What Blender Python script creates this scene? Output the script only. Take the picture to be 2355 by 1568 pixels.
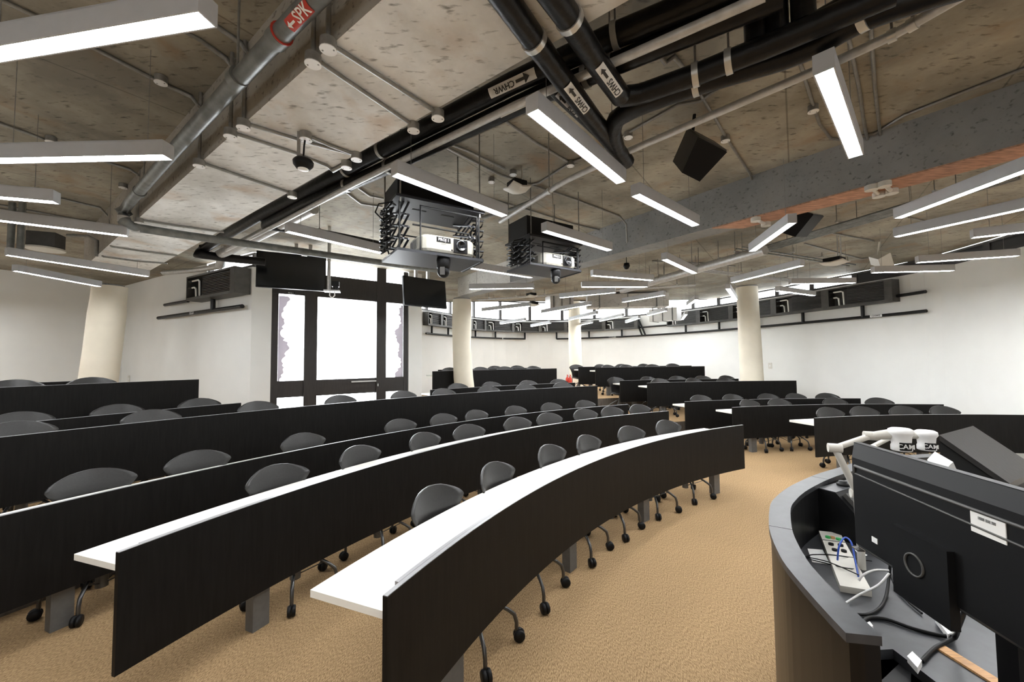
import bpy, math, random
from mathutils import Vector, Matrix
random.seed(7)
for o in list(bpy.data.objects): bpy.data.objects.remove(o)
SC = bpy.context.scene
COL = SC.collection
# ---------------------------------------------------------------- camera, world, exposure
H = 1.66; FPX = 916.0; XC, YC = 1177.5, 784.0; PITCH, ROLL = .0454, -.0086
cp, sp, cr, sr = math.cos(PITCH), math.sin(PITCH), math.cos(ROLL), math.sin(ROLL)
FW = Vector((0, cp, sp)); U0 = Vector((0, -sp, cp)); R0 = Vector((1, 0, 0))
RT = cr*R0 + sr*U0; UP = -sr*R0 + cr*U0
cam = bpy.data.cameras.new('camera'); camo = bpy.data.objects.new('camera', cam); COL.objects.link(camo)
cam.sensor_width = 36; cam.lens = 36*FPX/2355; cam.clip_start = .02; cam.clip_end = 300
m3 = Matrix((RT, UP, -FW)).transposed()
camo.matrix_world = Matrix.Translation((0, 0, H)) @ m3.to_4x4()
SC.camera = camo
w = bpy.data.worlds.new('world'); SC.world = w; w.use_nodes = True
bg = w.node_tree.nodes['Background']; bg.inputs[0].default_value = (.93, .97, 1, 1); bg.inputs[1].default_value = 5.0
SC.view_settings.view_transform = 'Standard'; SC.view_settings.look = 'None'
SC.view_settings.gamma = 1; SC.view_settings.use_curve_mapping = False
SC.view_settings.exposure = 1.85
LAMP = 26.0           # emission of the tube diffusers
# ---------------------------------------------------------------- measuring helpers (survey of the photograph)
CAM = Vector((0, 0, H))
def ray(u, v): return FW + RT*((u-XC)/FPX) - UP*((v-YC)/FPX)
def P(u, v, z):
    r = ray(u, v); return CAM + r*((z-H)/r.z)
def PY(u, v, Y):
    r = ray(u, v); return CAM + r*(Y/r.y)
def az(u):
    r = ray(u, 824); return Vector((r.x, r.y)).normalized()
def fitc(pts):
    n = len(pts); A = [[0]*3 for _ in range(3)]; b = [0]*3
    for x, y in pts:
        row = (2*x, 2*y, 1); q = x*x+y*y
        for i in range(3):
            b[i] += row[i]*q
            for j in range(3): A[i][j] += row[i]*row[j]
    s = Matrix(A).inverted() @ Vector(b)
    return s[0], s[1], math.sqrt(s[2]+s[0]**2+s[1]**2)
def hit(u, c):            # where the plumb plane of image column u meets circle c
    d = az(u); cx, cy, R = c; k = d.x*cx+d.y*cy
    t = k+math.sqrt(max(0, k*k-(cx*cx+cy*cy-R*R)))
    return Vector((d.x*t, d.y*t))
def ang(p, c): return math.atan2(p[1]-c[1], p[0]-c[0])
# ---------------------------------------------------------------- materials
MATS = {}
def nt(name):
    m = bpy.data.materials.new(name); m.use_nodes = True; t = m.node_tree
    return m, t, t.nodes['Principled BSDF']
def mat(name, col, rough=.5, metal=0, noise=.0, scale=20, bump=0, stretch=None, spec=.5, coat=0):
    if name in MATS: return MATS[name]
    m, t, b = nt(name); c = (*col, 1)
    b.inputs['Base Color'].default_value = c; b.inputs['Roughness'].default_value = rough
    b.inputs['Metallic'].default_value = metal; b.inputs['Specular IOR Level'].default_value = spec
    b.inputs['Coat Weight'].default_value = coat
    if noise or bump:
        tc = t.nodes.new('ShaderNodeTexCoord'); mp = t.nodes.new('ShaderNodeMapping'); n = t.nodes.new('ShaderNodeTexNoise')
        n.inputs['Scale'].default_value = scale; n.inputs['Detail'].default_value = 5
        if stretch: mp.inputs['Scale'].default_value = stretch
        t.links.new(tc.outputs['Object'], mp.inputs[0]); t.links.new(mp.outputs[0], n.inputs['Vector'])
        if noise:
            r = t.nodes.new('ShaderNodeValToRGB')
            r.color_ramp.elements[0].position = .3; r.color_ramp.elements[1].position = .7
            r.color_ramp.elements[0].color = (*[x*(1-noise) for x in col], 1)
            r.color_ramp.elements[1].color = (*[min(1, x*(1+noise)) for x in col], 1)
            t.links.new(n.outputs[0], r.inputs[0]); t.links.new(r.outputs[0], b.inputs['Base Color'])
        if bump:
            bp = t.nodes.new('ShaderNodeBump'); bp.inputs['Strength'].default_value = bump; bp.inputs['Distance'].default_value = .01
            t.links.new(n.outputs[0], bp.inputs['Height']); t.links.new(bp.outputs[0], b.inputs['Normal'])
    MATS[name] = m; return m
def concrete(name, a, bcol, stain=None, stain_amt=.5, joints=None, rot=0, rough=.8):
    m, t, b = nt(name); N = t.nodes.new; L = t.links.new
    tc = N('ShaderNodeTexCoord'); mp = N('ShaderNodeMapping'); mp.inputs['Rotation'].default_value = (0, 0, rot)
    L(tc.outputs['Object'], mp.inputs[0])
    n1 = N('ShaderNodeTexNoise'); n1.inputs['Scale'].default_value = 1.1; n1.inputs['Detail'].default_value = 9; n1.inputs['Roughness'].default_value = .62
    L(mp.outputs[0], n1.inputs['Vector'])
    r1 = N('ShaderNodeValToRGB'); r1.color_ramp.elements[0].position = .40; r1.color_ramp.elements[1].position = .61
    r1.color_ramp.elements[0].color = (*a, 1); r1.color_ramp.elements[1].color = (*bcol, 1); L(n1.outputs[0], r1.inputs[0])
    out = r1.outputs[0]
    # short dark scratches along the formwork grain
    mp2 = N('ShaderNodeMapping'); mp2.inputs['Rotation'].default_value = (0, 0, rot); mp2.inputs['Scale'].default_value = (5, 15, 15)
    L(tc.outputs['Object'], mp2.inputs[0])
    n2 = N('ShaderNodeTexNoise'); n2.inputs['Scale'].default_value = 2.6; n2.inputs['Detail'].default_value = 6; L(mp2.outputs[0], n2.inputs['Vector'])
    r2 = N('ShaderNodeValToRGB'); r2.color_ramp.elements[0].position = .58; r2.color_ramp.elements[1].position = .73
    L(n2.outputs[0], r2.inputs[0])
    mx = N('ShaderNodeMix'); mx.data_type = 'RGBA'; mx.blend_type = 'MIX'
    L(r2.outputs[0], mx.inputs['Factor']); L(out, mx.inputs['A']); mx.inputs['B'].default_value = (*[x*.45 for x in a], 1); out = mx.outputs['Result']
    if stain:
        n3 = N('ShaderNodeTexNoise'); n3.inputs['Scale'].default_value = 2.3; n3.inputs['Detail'].default_value = 8; n3.inputs['Distortion'].default_value = .6
        L(mp.outputs[0], n3.inputs['Vector'])
        r3 = N('ShaderNodeValToRGB'); r3.color_ramp.elements[0].position = .55; r3.color_ramp.elements[1].position = .75
        r3.color_ramp.elements[1].color = (stain_amt,)*3+(1,); L(n3.outputs[0], r3.inputs[0])
        m3_ = N('ShaderNodeMix'); m3_.data_type = 'RGBA'; L(r3.outputs[0], m3_.inputs['Factor']); L(out, m3_.inputs['A']); m3_.inputs['B'].default_value = (*stain, 1); out = m3_.outputs['Result']
    if joints:
        br = N('ShaderNodeTexBrick'); br.offset = 0; br.inputs['Scale'].default_value = 1; br.inputs['Brick Width'].default_value = joints[0]; br.inputs['Row Height'].default_value = joints[1]
        br.inputs['Mortar Size'].default_value = .006; br.inputs['Color1'].default_value = (1, 1, 1, 1); br.inputs['Color2'].default_value = (.86, .86, .86, 1); br.inputs['Mortar'].default_value = (.45, .45, .45, 1)
        L(mp.outputs[0], br.inputs['Vector'])
        m4 = N('ShaderNodeMix'); m4.data_type = 'RGBA'; m4.blend_type = 'MULTIPLY'; m4.inputs['Factor'].default_value = .8
        L(out, m4.inputs['A']); L(br.outputs['Color'], m4.inputs['B']); out = m4.outputs['Result']
    L(out, b.inputs['Base Color']); b.inputs['Roughness'].default_value = rough
    bp = N('ShaderNodeBump'); bp.inputs['Strength'].default_value = .25; bp.inputs['Distance'].default_value = .02
    L(n1.outputs[0], bp.inputs['Height']); L(bp.outputs[0], b.inputs['Normal'])
    return m
def carpet():
    m, t, b = nt('carpet'); N = t.nodes.new; L = t.links.new
    tc = N('ShaderNodeTexCoord'); mp = N('ShaderNodeMapping'); mp.inputs['Rotation'].default_value = (0, 0, -.5); mp.inputs['Scale'].default_value = (240, 60, 60)
    L(tc.outputs['Object'], mp.inputs[0])
    n1 = N('ShaderNodeTexNoise'); n1.inputs['Scale'].default_value = 1; n1.inputs['Detail'].default_value = 3; L(mp.outputs[0], n1.inputs['Vector'])
    r1 = N('ShaderNodeValToRGB'); r1.color_ramp.elements[0].position = .32; r1.color_ramp.elements[1].position = .66
    r1.color_ramp.elements[0].color = (.17, .105, .050, 1); r1.color_ramp.elements[1].color = (.47, .325, .180, 1); L(n1.outputs[0], r1.inputs[0])
    n2 = N('ShaderNodeTexNoise'); n2.inputs['Scale'].default_value = .9; n2.inputs['Detail'].default_value = 4; L(tc.outputs['Object'], n2.inputs['Vector'])
    r2 = N('ShaderNodeValToRGB'); r2.color_ramp.elements[0].color = (.8, .8, .8, 1); r2.color_ramp.elements[1].color = (1.1, 1.08, 1.05, 1); L(n2.outputs[0], r2.inputs[0])
    mx = N('ShaderNodeMix'); mx.data_type = 'RGBA'; mx.blend_type = 'MULTIPLY'; mx.inputs['Factor'].default_value = 1
    L(r1.outputs[0], mx.inputs['A']); L(r2.outputs[0], mx.inputs['B']); L(mx.outputs['Result'], b.inputs['Base Color'])
    b.inputs['Roughness'].default_value = .95; b.inputs['Specular IOR Level'].default_value = .15
    bp = N('ShaderNodeBump'); bp.inputs['Strength'].default_value = .5; bp.inputs['Distance'].default_value = .004
    L(n1.outputs[0], bp.inputs['Height']); L(bp.outputs[0], b.inputs['Normal'])
    return m
def emis(name, col, s):
    m, t, b = nt(name); b.inputs['Base Color'].default_value = (*col, 1)
    b.inputs['Emission Color'].default_value = (*col, 1); b.inputs['Emission Strength'].default_value = s; return m
def glassy(name, tint=(1, 1, 1), fac=.08):
    m = bpy.data.materials.new(name); m.use_nodes = True; t = m.node_tree; t.nodes.clear()
    o = t.nodes.new('ShaderNodeOutputMaterial'); a = t.nodes.new('ShaderNodeBsdfTransparent'); g = t.nodes.new('ShaderNodeBsdfGlossy'); x = t.nodes.new('ShaderNodeMixShader')
    a.inputs[0].default_value = (*tint, 1); g.inputs['Roughness'].default_value = .05; x.inputs[0].default_value = fac
    t.links.new(a.outputs[0], x.inputs[1]); t.links.new(g.outputs[0], x.inputs[2]); t.links.new(x.outputs[0], o.inputs[0]); return m
def film():
    m = bpy.data.materials.new('frosted_film'); m.use_nodes = True; t = m.node_tree; t.nodes.clear()
    o = t.nodes.new('ShaderNodeOutputMaterial'); a = t.nodes.new('ShaderNodeBsdfTranslucent'); g = t.nodes.new('ShaderNodeBsdfDiffuse'); x = t.nodes.new('ShaderNodeMixShader')
    a.inputs[0].default_value = (.30, .28, .30, 1); g.inputs[0].default_value = (.6, .58, .58, 1); x.inputs[0].default_value = .4
    t.links.new(a.outputs[0], x.inputs[1]); t.links.new(g.outputs[0], x.inputs[2]); t.links.new(x.outputs[0], o.inputs[0]); return m
M = dict(
 ceil=concrete('ceiling_concrete', (.215, .195, .155), (.41, .375, .30), (.30, .17, .07), .55, (1.22, 2.44), .62),
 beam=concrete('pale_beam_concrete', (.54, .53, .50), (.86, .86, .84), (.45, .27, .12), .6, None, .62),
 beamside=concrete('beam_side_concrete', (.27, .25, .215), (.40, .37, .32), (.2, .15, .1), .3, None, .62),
 grey=concrete('dark_grey_beam', (.22, .222, .22), (.31, .312, .31), (.36, .34, .31), .4, None, 0),
 orange=mat('orange_beam_soffit', (.46, .25, .165), .8, noise=.35, scale=9, stretch=(1, 5, 5)),
 pale=concrete('pale_far_beam', (.50, .49, .47), (.66, .65, .62), (.4, .36, .3), .3, None, 0),
 carpet=carpet(),
 wall=mat('white_wall', (.82, .825, .80), .75, noise=.03, scale=1.5),
 pillar=mat('cream_pillar', (.80, .74, .61), .7, noise=.05, scale=3, bump=.15),
 black=mat('black_wood_laminate', (.0060, .0055, .0052), .5, noise=.35, scale=6, stretch=(10, 10, .8), spec=.16),
 edge=mat('grey_edge_sheen', (.30, .30, .31), .3, spec=.6),  # window reflection on black laminate, put into a grey base colour
 top=mat('cream_worktop', (.84, .83, .78), .35, spec=.5),
 leg=mat('grey_steel_leg', (.13, .13, .125), .5, metal=.2, noise=.08, scale=30),
 shell=mat('black_shell', (.017, .0165, .016), .34, noise=.15, scale=60, bump=.05, spec=.5),
 base=mat('dark_chair_metal', (.10, .10, .10), .32, metal=.85),
 rubber=mat('black_plastic', (.005, .005, .0055), .45, spec=.25), proj=mat('projector_shell', (.36, .35, .30), .45, noise=.03, scale=30),
 lampm=mat('lamp_housing', (.50, .51, .53), .5, metal=.0, noise=.03, scale=20),
 lit=emis('lit_diffuser', (.97, .985, 1), LAMP),
 galv=mat('galvanised_steel', (.20, .21, .205), .42, metal=.5, noise=.28, scale=14, bump=.1),
 galvl=mat('light_galvanised', (.55, .55, .54), .38, metal=.4, noise=.12, scale=25),
 conduit=mat('conduit_metal', (.27, .265, .25), .42, metal=.45, noise=.15, scale=30),
 foam=mat('black_pipe_insulation', (.006, .006, .0065), .34, noise=.3, scale=25, bump=.35, spec=.3),
 clamp=mat('steel_clamp', (.60, .60, .58), .3, metal=.7),
 white=mat('white_plastic', (.86, .86, .85), .4, noise=.02, scale=20),
 offw=mat('off_white_plastic', (.66, .64, .58), .45, noise=.03, scale=20),
 label=mat('white_label', (.88, .88, .86), .5, noise=.02, scale=50),
 ink=mat('black_ink', (.02, .02, .02), .5),
 red=mat('red_paint', (.55, .05, .03), .4, noise=.1, scale=10),
 dark=mat('dark_frame_metal', (.024, .020, .018), .45, noise=.25, scale=12, stretch=(6, 6, .6)),
 acf=mat('grey_duct_metal', (.085, .083, .078), .5, metal=.3, noise=.2, scale=8),
 acd=mat('dark_coil', (.022, .022, .022), .6),
 screen=mat('screen_glass', (.010, .011, .013), .16, spec=.5),
 pod=mat('podium_grey_laminate', (.040, .042, .046), .36, noise=.25, scale=18, spec=.5),
 podb=mat('podium_brown_side', (.007, .0055, .0045), .33, noise=.35, scale=5, stretch=(12, 12, .5), spec=.25),
 lift=mat('projector_lift_black', (.020, .021, .026), .4, spec=.4),
 blue=mat('blue_cable', (.03, .09, .45), .4), green=mat('green_socket', (.05, .45, .12), .4),
 tan=mat('tan_strip', (.55, .30, .12), .5, noise=.2, scale=20, stretch=(1, 8, 1)),  # tan of the carpet showing through the lectern gap, also one socket
 glass=glassy('clear_glass'), film=film(),
 riser=mat('grey_brown_riser', (.10, .088, .075), .7, noise=.3, scale=6, stretch=(6, 6, 1)),
)
# ---------------------------------------------------------------- mesh builder
class B:
    def __init__(s): s.v = []; s.f = []; s.sm = []; s.mi = []; s.cur = 0
    def add(s, vs, fs, smooth=False):
        n = len(s.v); s.v += [Vector(x) for x in vs]
        for f in fs: s.f.append([n+i for i in f]); s.sm.append(smooth); s.mi.append(s.cur)
        return s
    def box(s, c, sz, rz=0, mtx=None):
        vs = [Vector((x*sz[0]/2, y*sz[1]/2, z*sz[2]/2)) for x in (-1, 1) for y in (-1, 1) for z in (-1, 1)]
        R = mtx if mtx else Matrix.Rotation(rz, 3, 'Z')
        vs = [R @ v+Vector(c) for v in vs]
        return s.add(vs, [(0, 1, 3, 2), (4, 6, 7, 5), (0, 4, 5, 1), (2, 3, 7, 6), (0, 2, 6, 4), (1, 5, 7, 3)])
    def tube(s, pts, r, n=8, cap=True, r2=None):
        pts = [Vector(p) for p in pts]; N = len(pts); rings = []; up = None
        for i, p in enumerate(pts):
            t = (pts[min(i+1, N-1)]-pts[max(i-1, 0)]).normalized()
            if up is None:
                up = Vector((0, 0, 1)) if abs(t.z) < .9 else Vector((1, 0, 0))
            a = t.cross(up)
            if a.length < 1e-4: a = t.cross(Vector((.3, 1, .2)))
            a.normalize(); b = a.cross(t).normalized(); up = b
            k = 1.0
            if 0 < i < N-1:
                c = (pts[i]-pts[i-1]).normalized().dot((pts[i+1]-pts[i]).normalized()); k = 1/max(.6, math.sqrt(max(.01, (1+c)/2)))
            rr = r if r2 is None else r+(r2-r)*i/(N-1)
            rings.append([p+(a*math.cos(q)+b*math.sin(q))*rr*(k if n > 4 else 1) for q in [2*math.pi*j/n for j in range(n)]])
        vs = [x for g in rings for x in g]; fs = []
        for i in range(N-1):
            for j in range(n):
                k = (j+1) % n; fs.append((i*n+j, i*n+k, (i+1)*n+k, (i+1)*n+j))
        s.add(vs, fs, True)
        if cap: s.add(rings[0], [tuple(range(n))[::-1]]); s.add(rings[-1], [tuple(range(n))])
        return s
    def cyl(s, c, r, z0, z1, n=16, r2=None):
        return s.tube([(c[0], c[1], z0), (c[0], c[1], z1)], r, n, r2=r2)
    def lathe(s, prof, c=(0, 0, 0), n=16, mtx=None):
        vs = []
        for r, z in prof:
            for j in range(n):
                q = 2*math.pi*j/n; v = Vector((r*math.cos(q), r*math.sin(q), z))
                if mtx: v = mtx @ v
                vs.append(v+Vector(c))
        fs = [(i*n+j, i*n+(j+1) % n, (i+1)*n+(j+1) % n, (i+1)*n+j) for i in range(len(prof)-1) for j in range(n)]
        return s.add(vs, fs, True)
    def prism(s, poly, z0, z1):
        n = len(poly); vs = [(x, y, z0) for x, y in poly]+[(x, y, z1) for x, y in poly]
        fs = [tuple(range(n))[::-1], tuple(range(n, 2*n))]+[(i, (i+1) % n, n+(i+1) % n, n+i) for i in range(n)]
        return s.add(vs, fs)
    def hexa(s, a, b):   # two quads of 4 points each -> closed solid
        return s.add(list(a)+list(b), [(3, 2, 1, 0), (4, 5, 6, 7)]+[(i, (i+1) % 4, 4+(i+1) % 4, 4+i) for i in range(4)])
    def build(s, name, m, parent=None, world=True, smooth=None):
        me = bpy.data.meshes.new(name); off = Vector(parent.location) if (parent and world) else Vector((0, 0, 0))
        g = parent
        if parent and world and parent.parent: off = off+Vector(parent.parent.location)
        me.from_pydata([tuple(v-off) for v in s.v], [], s.f)
        me.polygons.foreach_set('use_smooth', s.sm)
        ms = m if isinstance(m, (list, tuple)) else [m]
        for x in ms: me.materials.append(M[x] if isinstance(x, str) else x)
        me.polygons.foreach_set('material_index', [min(i, len(ms)-1) for i in s.mi]); me.update()
        o = bpy.data.objects.new(name, me); COL.objects.link(o)
        if parent: o.parent = parent
        return o
def tag(o, label=None, cat=None, group=None, kind=None):
    for k, v in (('label', label), ('category', cat), ('group', group), ('kind', kind)):
        if v: o[k] = v
    return o
def thing(name, label, cat, loc, rz=0, group=None):
    o = bpy.data.objects.new(name, None); COL.objects.link(o); o.location = loc; o.rotation_euler = (0, 0, rz)
    return tag(o, label, cat, group)
KIDS = {}
def dup(root, loc, rz, label, group=None):
    r = root.copy(); COL.objects.link(r); r.location = loc; r.rotation_euler = (0, 0, rz); r['label'] = label
    if group: r['group'] = group
    for ch in kids(root):
        c = ch.copy(); COL.objects.link(c); c.parent = r
        for g in kids(ch):
            d = g.copy(); COL.objects.link(d); d.parent = c
    return r
def kids(o):
    if o.name not in KIDS: KIDS[o.name] = list(o.children)
    return KIDS[o.name]
def text(s, pos, d, n, size, m, parent, name='lettering', ext=.0006):
    """flat lettering: reads along d, faces n"""
    cu = bpy.data.curves.new('t', 'FONT'); cu.body = s; cu.size = size; cu.align_x = 'CENTER'; cu.align_y = 'CENTER'; cu.extrude = ext; cu.offset = size*.012; cu.resolution_u = 2
    t = bpy.data.objects.new('t', cu); COL.objects.link(t)
    me = bpy.data.meshes.new_from_object(t.evaluated_get(bpy.context.evaluated_depsgraph_get()))
    bpy.data.objects.remove(t); bpy.data.curves.remove(cu)
    d = d.normalized(); n = (n-d*n.dot(d)).normalized(); y = n.cross(d)
    off = Vector(parent.location) if parent else Vector((0, 0, 0))
    if parent and parent.parent: off += Vector(parent.parent.location)
    me.transform(Matrix.Translation(Vector(pos)-off) @ Matrix((d, y, n)).transposed().to_4x4())
    me.materials.clear(); me.materials.append(M[m]); me.name = name
    o = bpy.data.objects.new(name, me); COL.objects.link(o); o.parent = parent; return o
# ---------------------------------------------------------------- room outline
Z1, Z2, ZC, ZR, ZW = .29, .60, 3.50, 4.05, 3.25
def cr_spline(pts, k=4):
    out = []
    for i in range(len(pts)-1):
        p = [Vector(pts[max(0, min(len(pts)-1, i+j))]) for j in (-1, 0, 1, 2)]
        for s in range(k):
            t = s/k
            out.append(.5*((2*p[1])+(p[2]-p[0])*t+(2*p[0]-5*p[1]+4*p[2]-p[3])*t*t+(3*p[1]-p[0]-3*p[2]+p[3])*t**3))
    out.append(Vector(pts[-1])); return out
LW = [Vector((-9.3, 9.5)), Vector((-4.36, 6.64))]
FA, FB, FD = Vector((-4.09, 6.75)), Vector((-2.15, 8.28)), Vector((-1.92, 8.46))
FARK = [(-3.1, 12.0), (-2.55, 13.3), (-1.5, 15.2), (.2, 16.6), (2.2, 16.7), (4.2, 15.6), (5.7, 13.7), (6.75, 11.5), (7.35, 9.4), (7.7, 8.2), (7.8, 7.2), (7.5, 5.6)]
FAR = cr_spline(FARK)
ROOM = [Vector((-10.6, -4)), Vector((-10.6, 6.2)), LW[0], LW[1], FA, FB, FD]+FAR+[Vector((7.2, 4.2)), Vector((7.2, -4))]
def rayroom(C, a):
    d = Vector((math.cos(a), math.sin(a))); best = 0
    for i in range(len(ROOM)):
        p, q = ROOM[i], ROOM[(i+1) % len(ROOM)]; e = q-p; den = d.x*e.y-d.y*e.x
        if abs(den) < 1e-9: continue
        wv = p-Vector(C); t = (wv.x*e.y-wv.y*e.x)/den; s = (wv.x*d.y-wv.y*d.x)/den
        if t > 0 and 0 <= s <= 1 and (best == 0 or t < best): best = t
    return best
C0 = (6.04, -1.28)
fl = B().prism([(p.x, p.y) for p in ROOM], -.1, 0).build('floor', 'carpet'); tag(fl, 'tan ribbed carpet floor', kind='structure')
def tier(r0, z0, z1):
    b = B(); b2 = B(); n = 90; a0, a1 = math.radians(62), math.radians(172)
    prev = None
    for i in range(n+1):
        a = a0+(a1-a0)*i/n; ro = rayroom(C0, a)
        if ro <= r0+.02: prev = None; continue
        d = Vector((math.cos(a), math.sin(a))); pi = Vector(C0)+d*r0; po = Vector(C0)+d*ro
        if prev:
            qi, qo = prev
            b.hexa([(qi.x, qi.y, z0), (qo.x, qo.y, z0), (po.x, po.y, z0), (pi.x, pi.y, z0)], [(qi.x, qi.y, z1), (qo.x, qo.y, z1), (po.x, po.y, z1), (pi.x, pi.y, z1)])
            pj = Vector(C0)+d*(r0-.012); qd = (qi-Vector(C0)).normalized(); qj = Vector(C0)+qd*(r0-.012)
            b2.hexa([(qj.x, qj.y, z0), (qi.x, qi.y, z0), (pi.x, pi.y, z0), (pj.x, pj.y, z0)], [(qj.x, qj.y, z1-.004), (qi.x, qi.y, z1-.004), (pi.x, pi.y, z1-.004), (pj.x, pj.y, z1-.004)])
        prev = (pi, po)
    b.build('tier', 'carpet', fl); b2.build('riser', 'riser', fl)
tier(10.22, 0, Z1); tier(12.45, Z1, Z2)
# walls -------------------------------------------------------------
def wallseg(b, p, q, z0, z1, th=.12, out=1):
    e = (q-p).normalized(); n = Vector((-e.y, e.x))*out*th
    b.hexa([(p.x, p.y, z0), (q.x, q.y, z0), (q.x+n.x, q.y+n.y, z0), (p.x+n.x, p.y+n.y, z0)], [(p.x, p.y, z1), (q.x, q.y, z1), (q.x+n.x, q.y+n.y, z1), (p.x+n.x, p.y+n.y, z1)])
def wall(name, pts, z0, z1, label):
    b = B()
    for p, q in zip(pts[:-1], pts[1:]): wallseg(b, p, q, z0, z1)
    return tag(b.build(name, 'wall'), label, kind='structure')
wall('wall_left', [ROOM[0], ROOM[1], LW[0]], 0, ZC, 'white painted wall behind the left pillar')
wall('wall_door_side', [LW[0], LW[1], FA], 0, ZW, 'white wall carrying the single fan coil unit')
wall('wall_beside_door', [FB, FD, FAR[0]], 0, ZC, 'white wall right of the glazed door')
wall('wall_far', FAR, 0, ZW, 'long curved white wall with the row of fan coil units')
wall('wall_right', [FAR[-1], ROOM[-2], ROOM[-1]], 0, ZC, 'white wall at the right')
wall('wall_behind', [ROOM[-1], ROOM[0]], 0, ZC, 'white wall behind the lectern')
# ceiling slab, raised back part -----------------------------------
YB = 12.7
ih = [i for i, p in enumerate(FAR) if p.y > YB]
i0, i1 = ih[0], ih[-1]
def cross(p, q): t = (YB-p.y)/(q.y-p.y); return p+(q-p)*t
ca, cb = cross(FAR[i0-1], FAR[i0]), cross(FAR[i1], FAR[i1+1])
lowp = ROOM[:7]+FAR[:i0]+[ca, cb]+FAR[i1+1:]+ROOM[-2:]
ce = tag(B().prism([(p.x, p.y) for p in lowp], ZC, ZC+.2).build('ceiling', 'ceil'), 'raw stained concrete ceiling slab', kind='structure')
hp = [ca]+FAR[i0:i1+1]+[cb]
B().prism([(p.x, p.y) for p in hp], ZR, ZR+.15).build('raised_slab', 'pale', ce)
bb = B(); wallseg(bb, ca, cb, ZC, ZR+.15, .15, -1); bb.build('fascia', 'pale', ce)
# beams
def beam(name, A, Bq, z0, z1, mats):
    """A,Bq: (left,right) plan points at each end"""
    (a, b_), (c, d) = A, Bq
    b = B(); b.hexa([(a.x, a.y, z0), (c.x, c.y, z0), (d.x, d.y, z0), (b_.x, b_.y, z0)], [(a.x, a.y, z1), (c.x, c.y, z1), (d.x, d.y, z1), (b_.x, b_.y, z1)])
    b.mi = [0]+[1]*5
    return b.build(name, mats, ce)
ZB = 3.03
bl0, bl1 = P(325, 496, ZB), P(713, 148, ZB); br0, br1 = P(499, 535, ZB), P(1227, 124, ZB)
def ext(p, q, a, b): e = (q-p).normalized(); return p-e*a, q+e*b
bl = ext(bl0, bl1, 3.4, 6.0); br = ext(br0, br1, 3.4, 5.5)
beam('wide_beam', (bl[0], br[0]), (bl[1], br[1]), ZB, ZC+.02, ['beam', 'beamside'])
ZG = 3.08
GA, GD = Vector((-1.15, 8.85)), Vector((.593, -.805)); GN = Vector((.805, .593))
def gpt(t, k): p = GA+GD*t+GN*k; return (p.x, p.y)
b = B(); b.prism([gpt(-.1, 0), gpt(11.5, 0), gpt(11.5, .28), gpt(-.1, .28)], ZG, ZC+.02); b.build('long_beam', 'grey', ce)
b = B(); b.prism([gpt(5.65, .0), gpt(11.5, .0), gpt(11.5, .28), gpt(5.85, .28)], ZG-.012, ZG); b.build('beam_soffit', 'orange', ce)
b = B(); b.prism([gpt(-.1, -.004), gpt(1.9, -.004), gpt(1.9, 0), gpt(-.1, 0)], ZG, ZC); b.build('beam_render', 'pale', ce)
# small cross beam over the left pillar
b = B(); q0, q1 = P(235, 560, 3.03), Vector((-7.6, 7.4, 0)); d_ = (q1-q0).xy.normalized(); n_ = Vector((-d_.y, d_.x))
# ---------------------------------------------------------------- clerestory windows
def poly_at(pts, s0, s1):
    """sub-polyline between arc lengths"""
    out = []; acc = 0
    for p, q in zip(pts[:-1], pts[1:]):
        L = (q-p).length
        if acc+L > s0 and acc < s1:
            a = max(0, s0-acc)/L; c = min(L, s1-acc)/L
            if not out: out.append(p+(q-p)*a)
            out.append(p+(q-p)*c)
        acc += L
    return out
def plen(pts): return sum((q-p).length for p, q in zip(pts[:-1], pts[1:]))
def offp(pts, k):
    out = []
    for i, p in enumerate(pts):
        e = (pts[min(i+1, len(pts)-1)]-pts[max(i-1, 0)]).normalized(); out.append(p+Vector((-e.y, e.x))*k)
    return out
WN = 0
def clerestory(pts, z0, ztop, n, dark=False):
    global WN
    L = plen(pts)
    for i in range(n):
        WN += 1; seg = poly_at(pts, L*i/n, L*(i+1)/n); p, q = seg[0], seg[-1]
        zt = ztop(((p+q)/2)); e = (q-p).normalized(); nn = Vector((-e.y, e.x)); ln = (q-p).length; ro = math.atan2(e.y, e.x); mid = (p+q)/2+nn*.06
        wo = bpy.data.objects.new('window_%d' % WN, None); COL.objects.link(wo); wo.location = (mid.x, mid.y, z0)
        tag(wo, 'narrow clerestory window above the curved wall' if not dark else 'dark louvred opening above the right wall', kind='structure')
        b = B(); hh = zt-z0
        for k in (-1, 1): b.box((mid.x+e.x*k*(ln/2-.02), mid.y+e.y*k*(ln/2-.02), z0+hh/2), (.07, .07, hh), ro)
        b.box((mid.x, mid.y, z0+.025), (ln, .07, .05), ro); b.box((mid.x, mid.y, zt-.02), (ln, .07, .04), ro)
        b.build('window_frame', 'dark', wo)
        b = B()
        if dark:
            b.box((mid.x, mid.y, z0+hh/2), (ln-.1, .04, hh-.05), ro); b.build('dark_panel', 'acd', wo)
        else:
            b.box((mid.x, mid.y, z0+hh/2), (ln-.1, .008, hh-.08), ro); b.build('pane', 'glass', wo)
ztop = lambda p: ZR if p.y > YB-.2 else ZC
jj = next(i for i, p in enumerate(FAR) if i > len(FAR)//2 and p.y < 9.0)
clerestory(FAR[:i0+1], ZW, ztop, 1); clerestory(FAR[i0:i1+1], ZW, ztop, 9); clerestory(FAR[i1:jj+1], ZW, ztop, 5); clerestory(FAR[jj:], ZW, ztop, 4, True)
LM = wallhit(455, LW) if False else LW[0]+(LW[1]-LW[0])*.72
clerestory([LM, LW[1]], ZW, ztop, 1)
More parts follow.
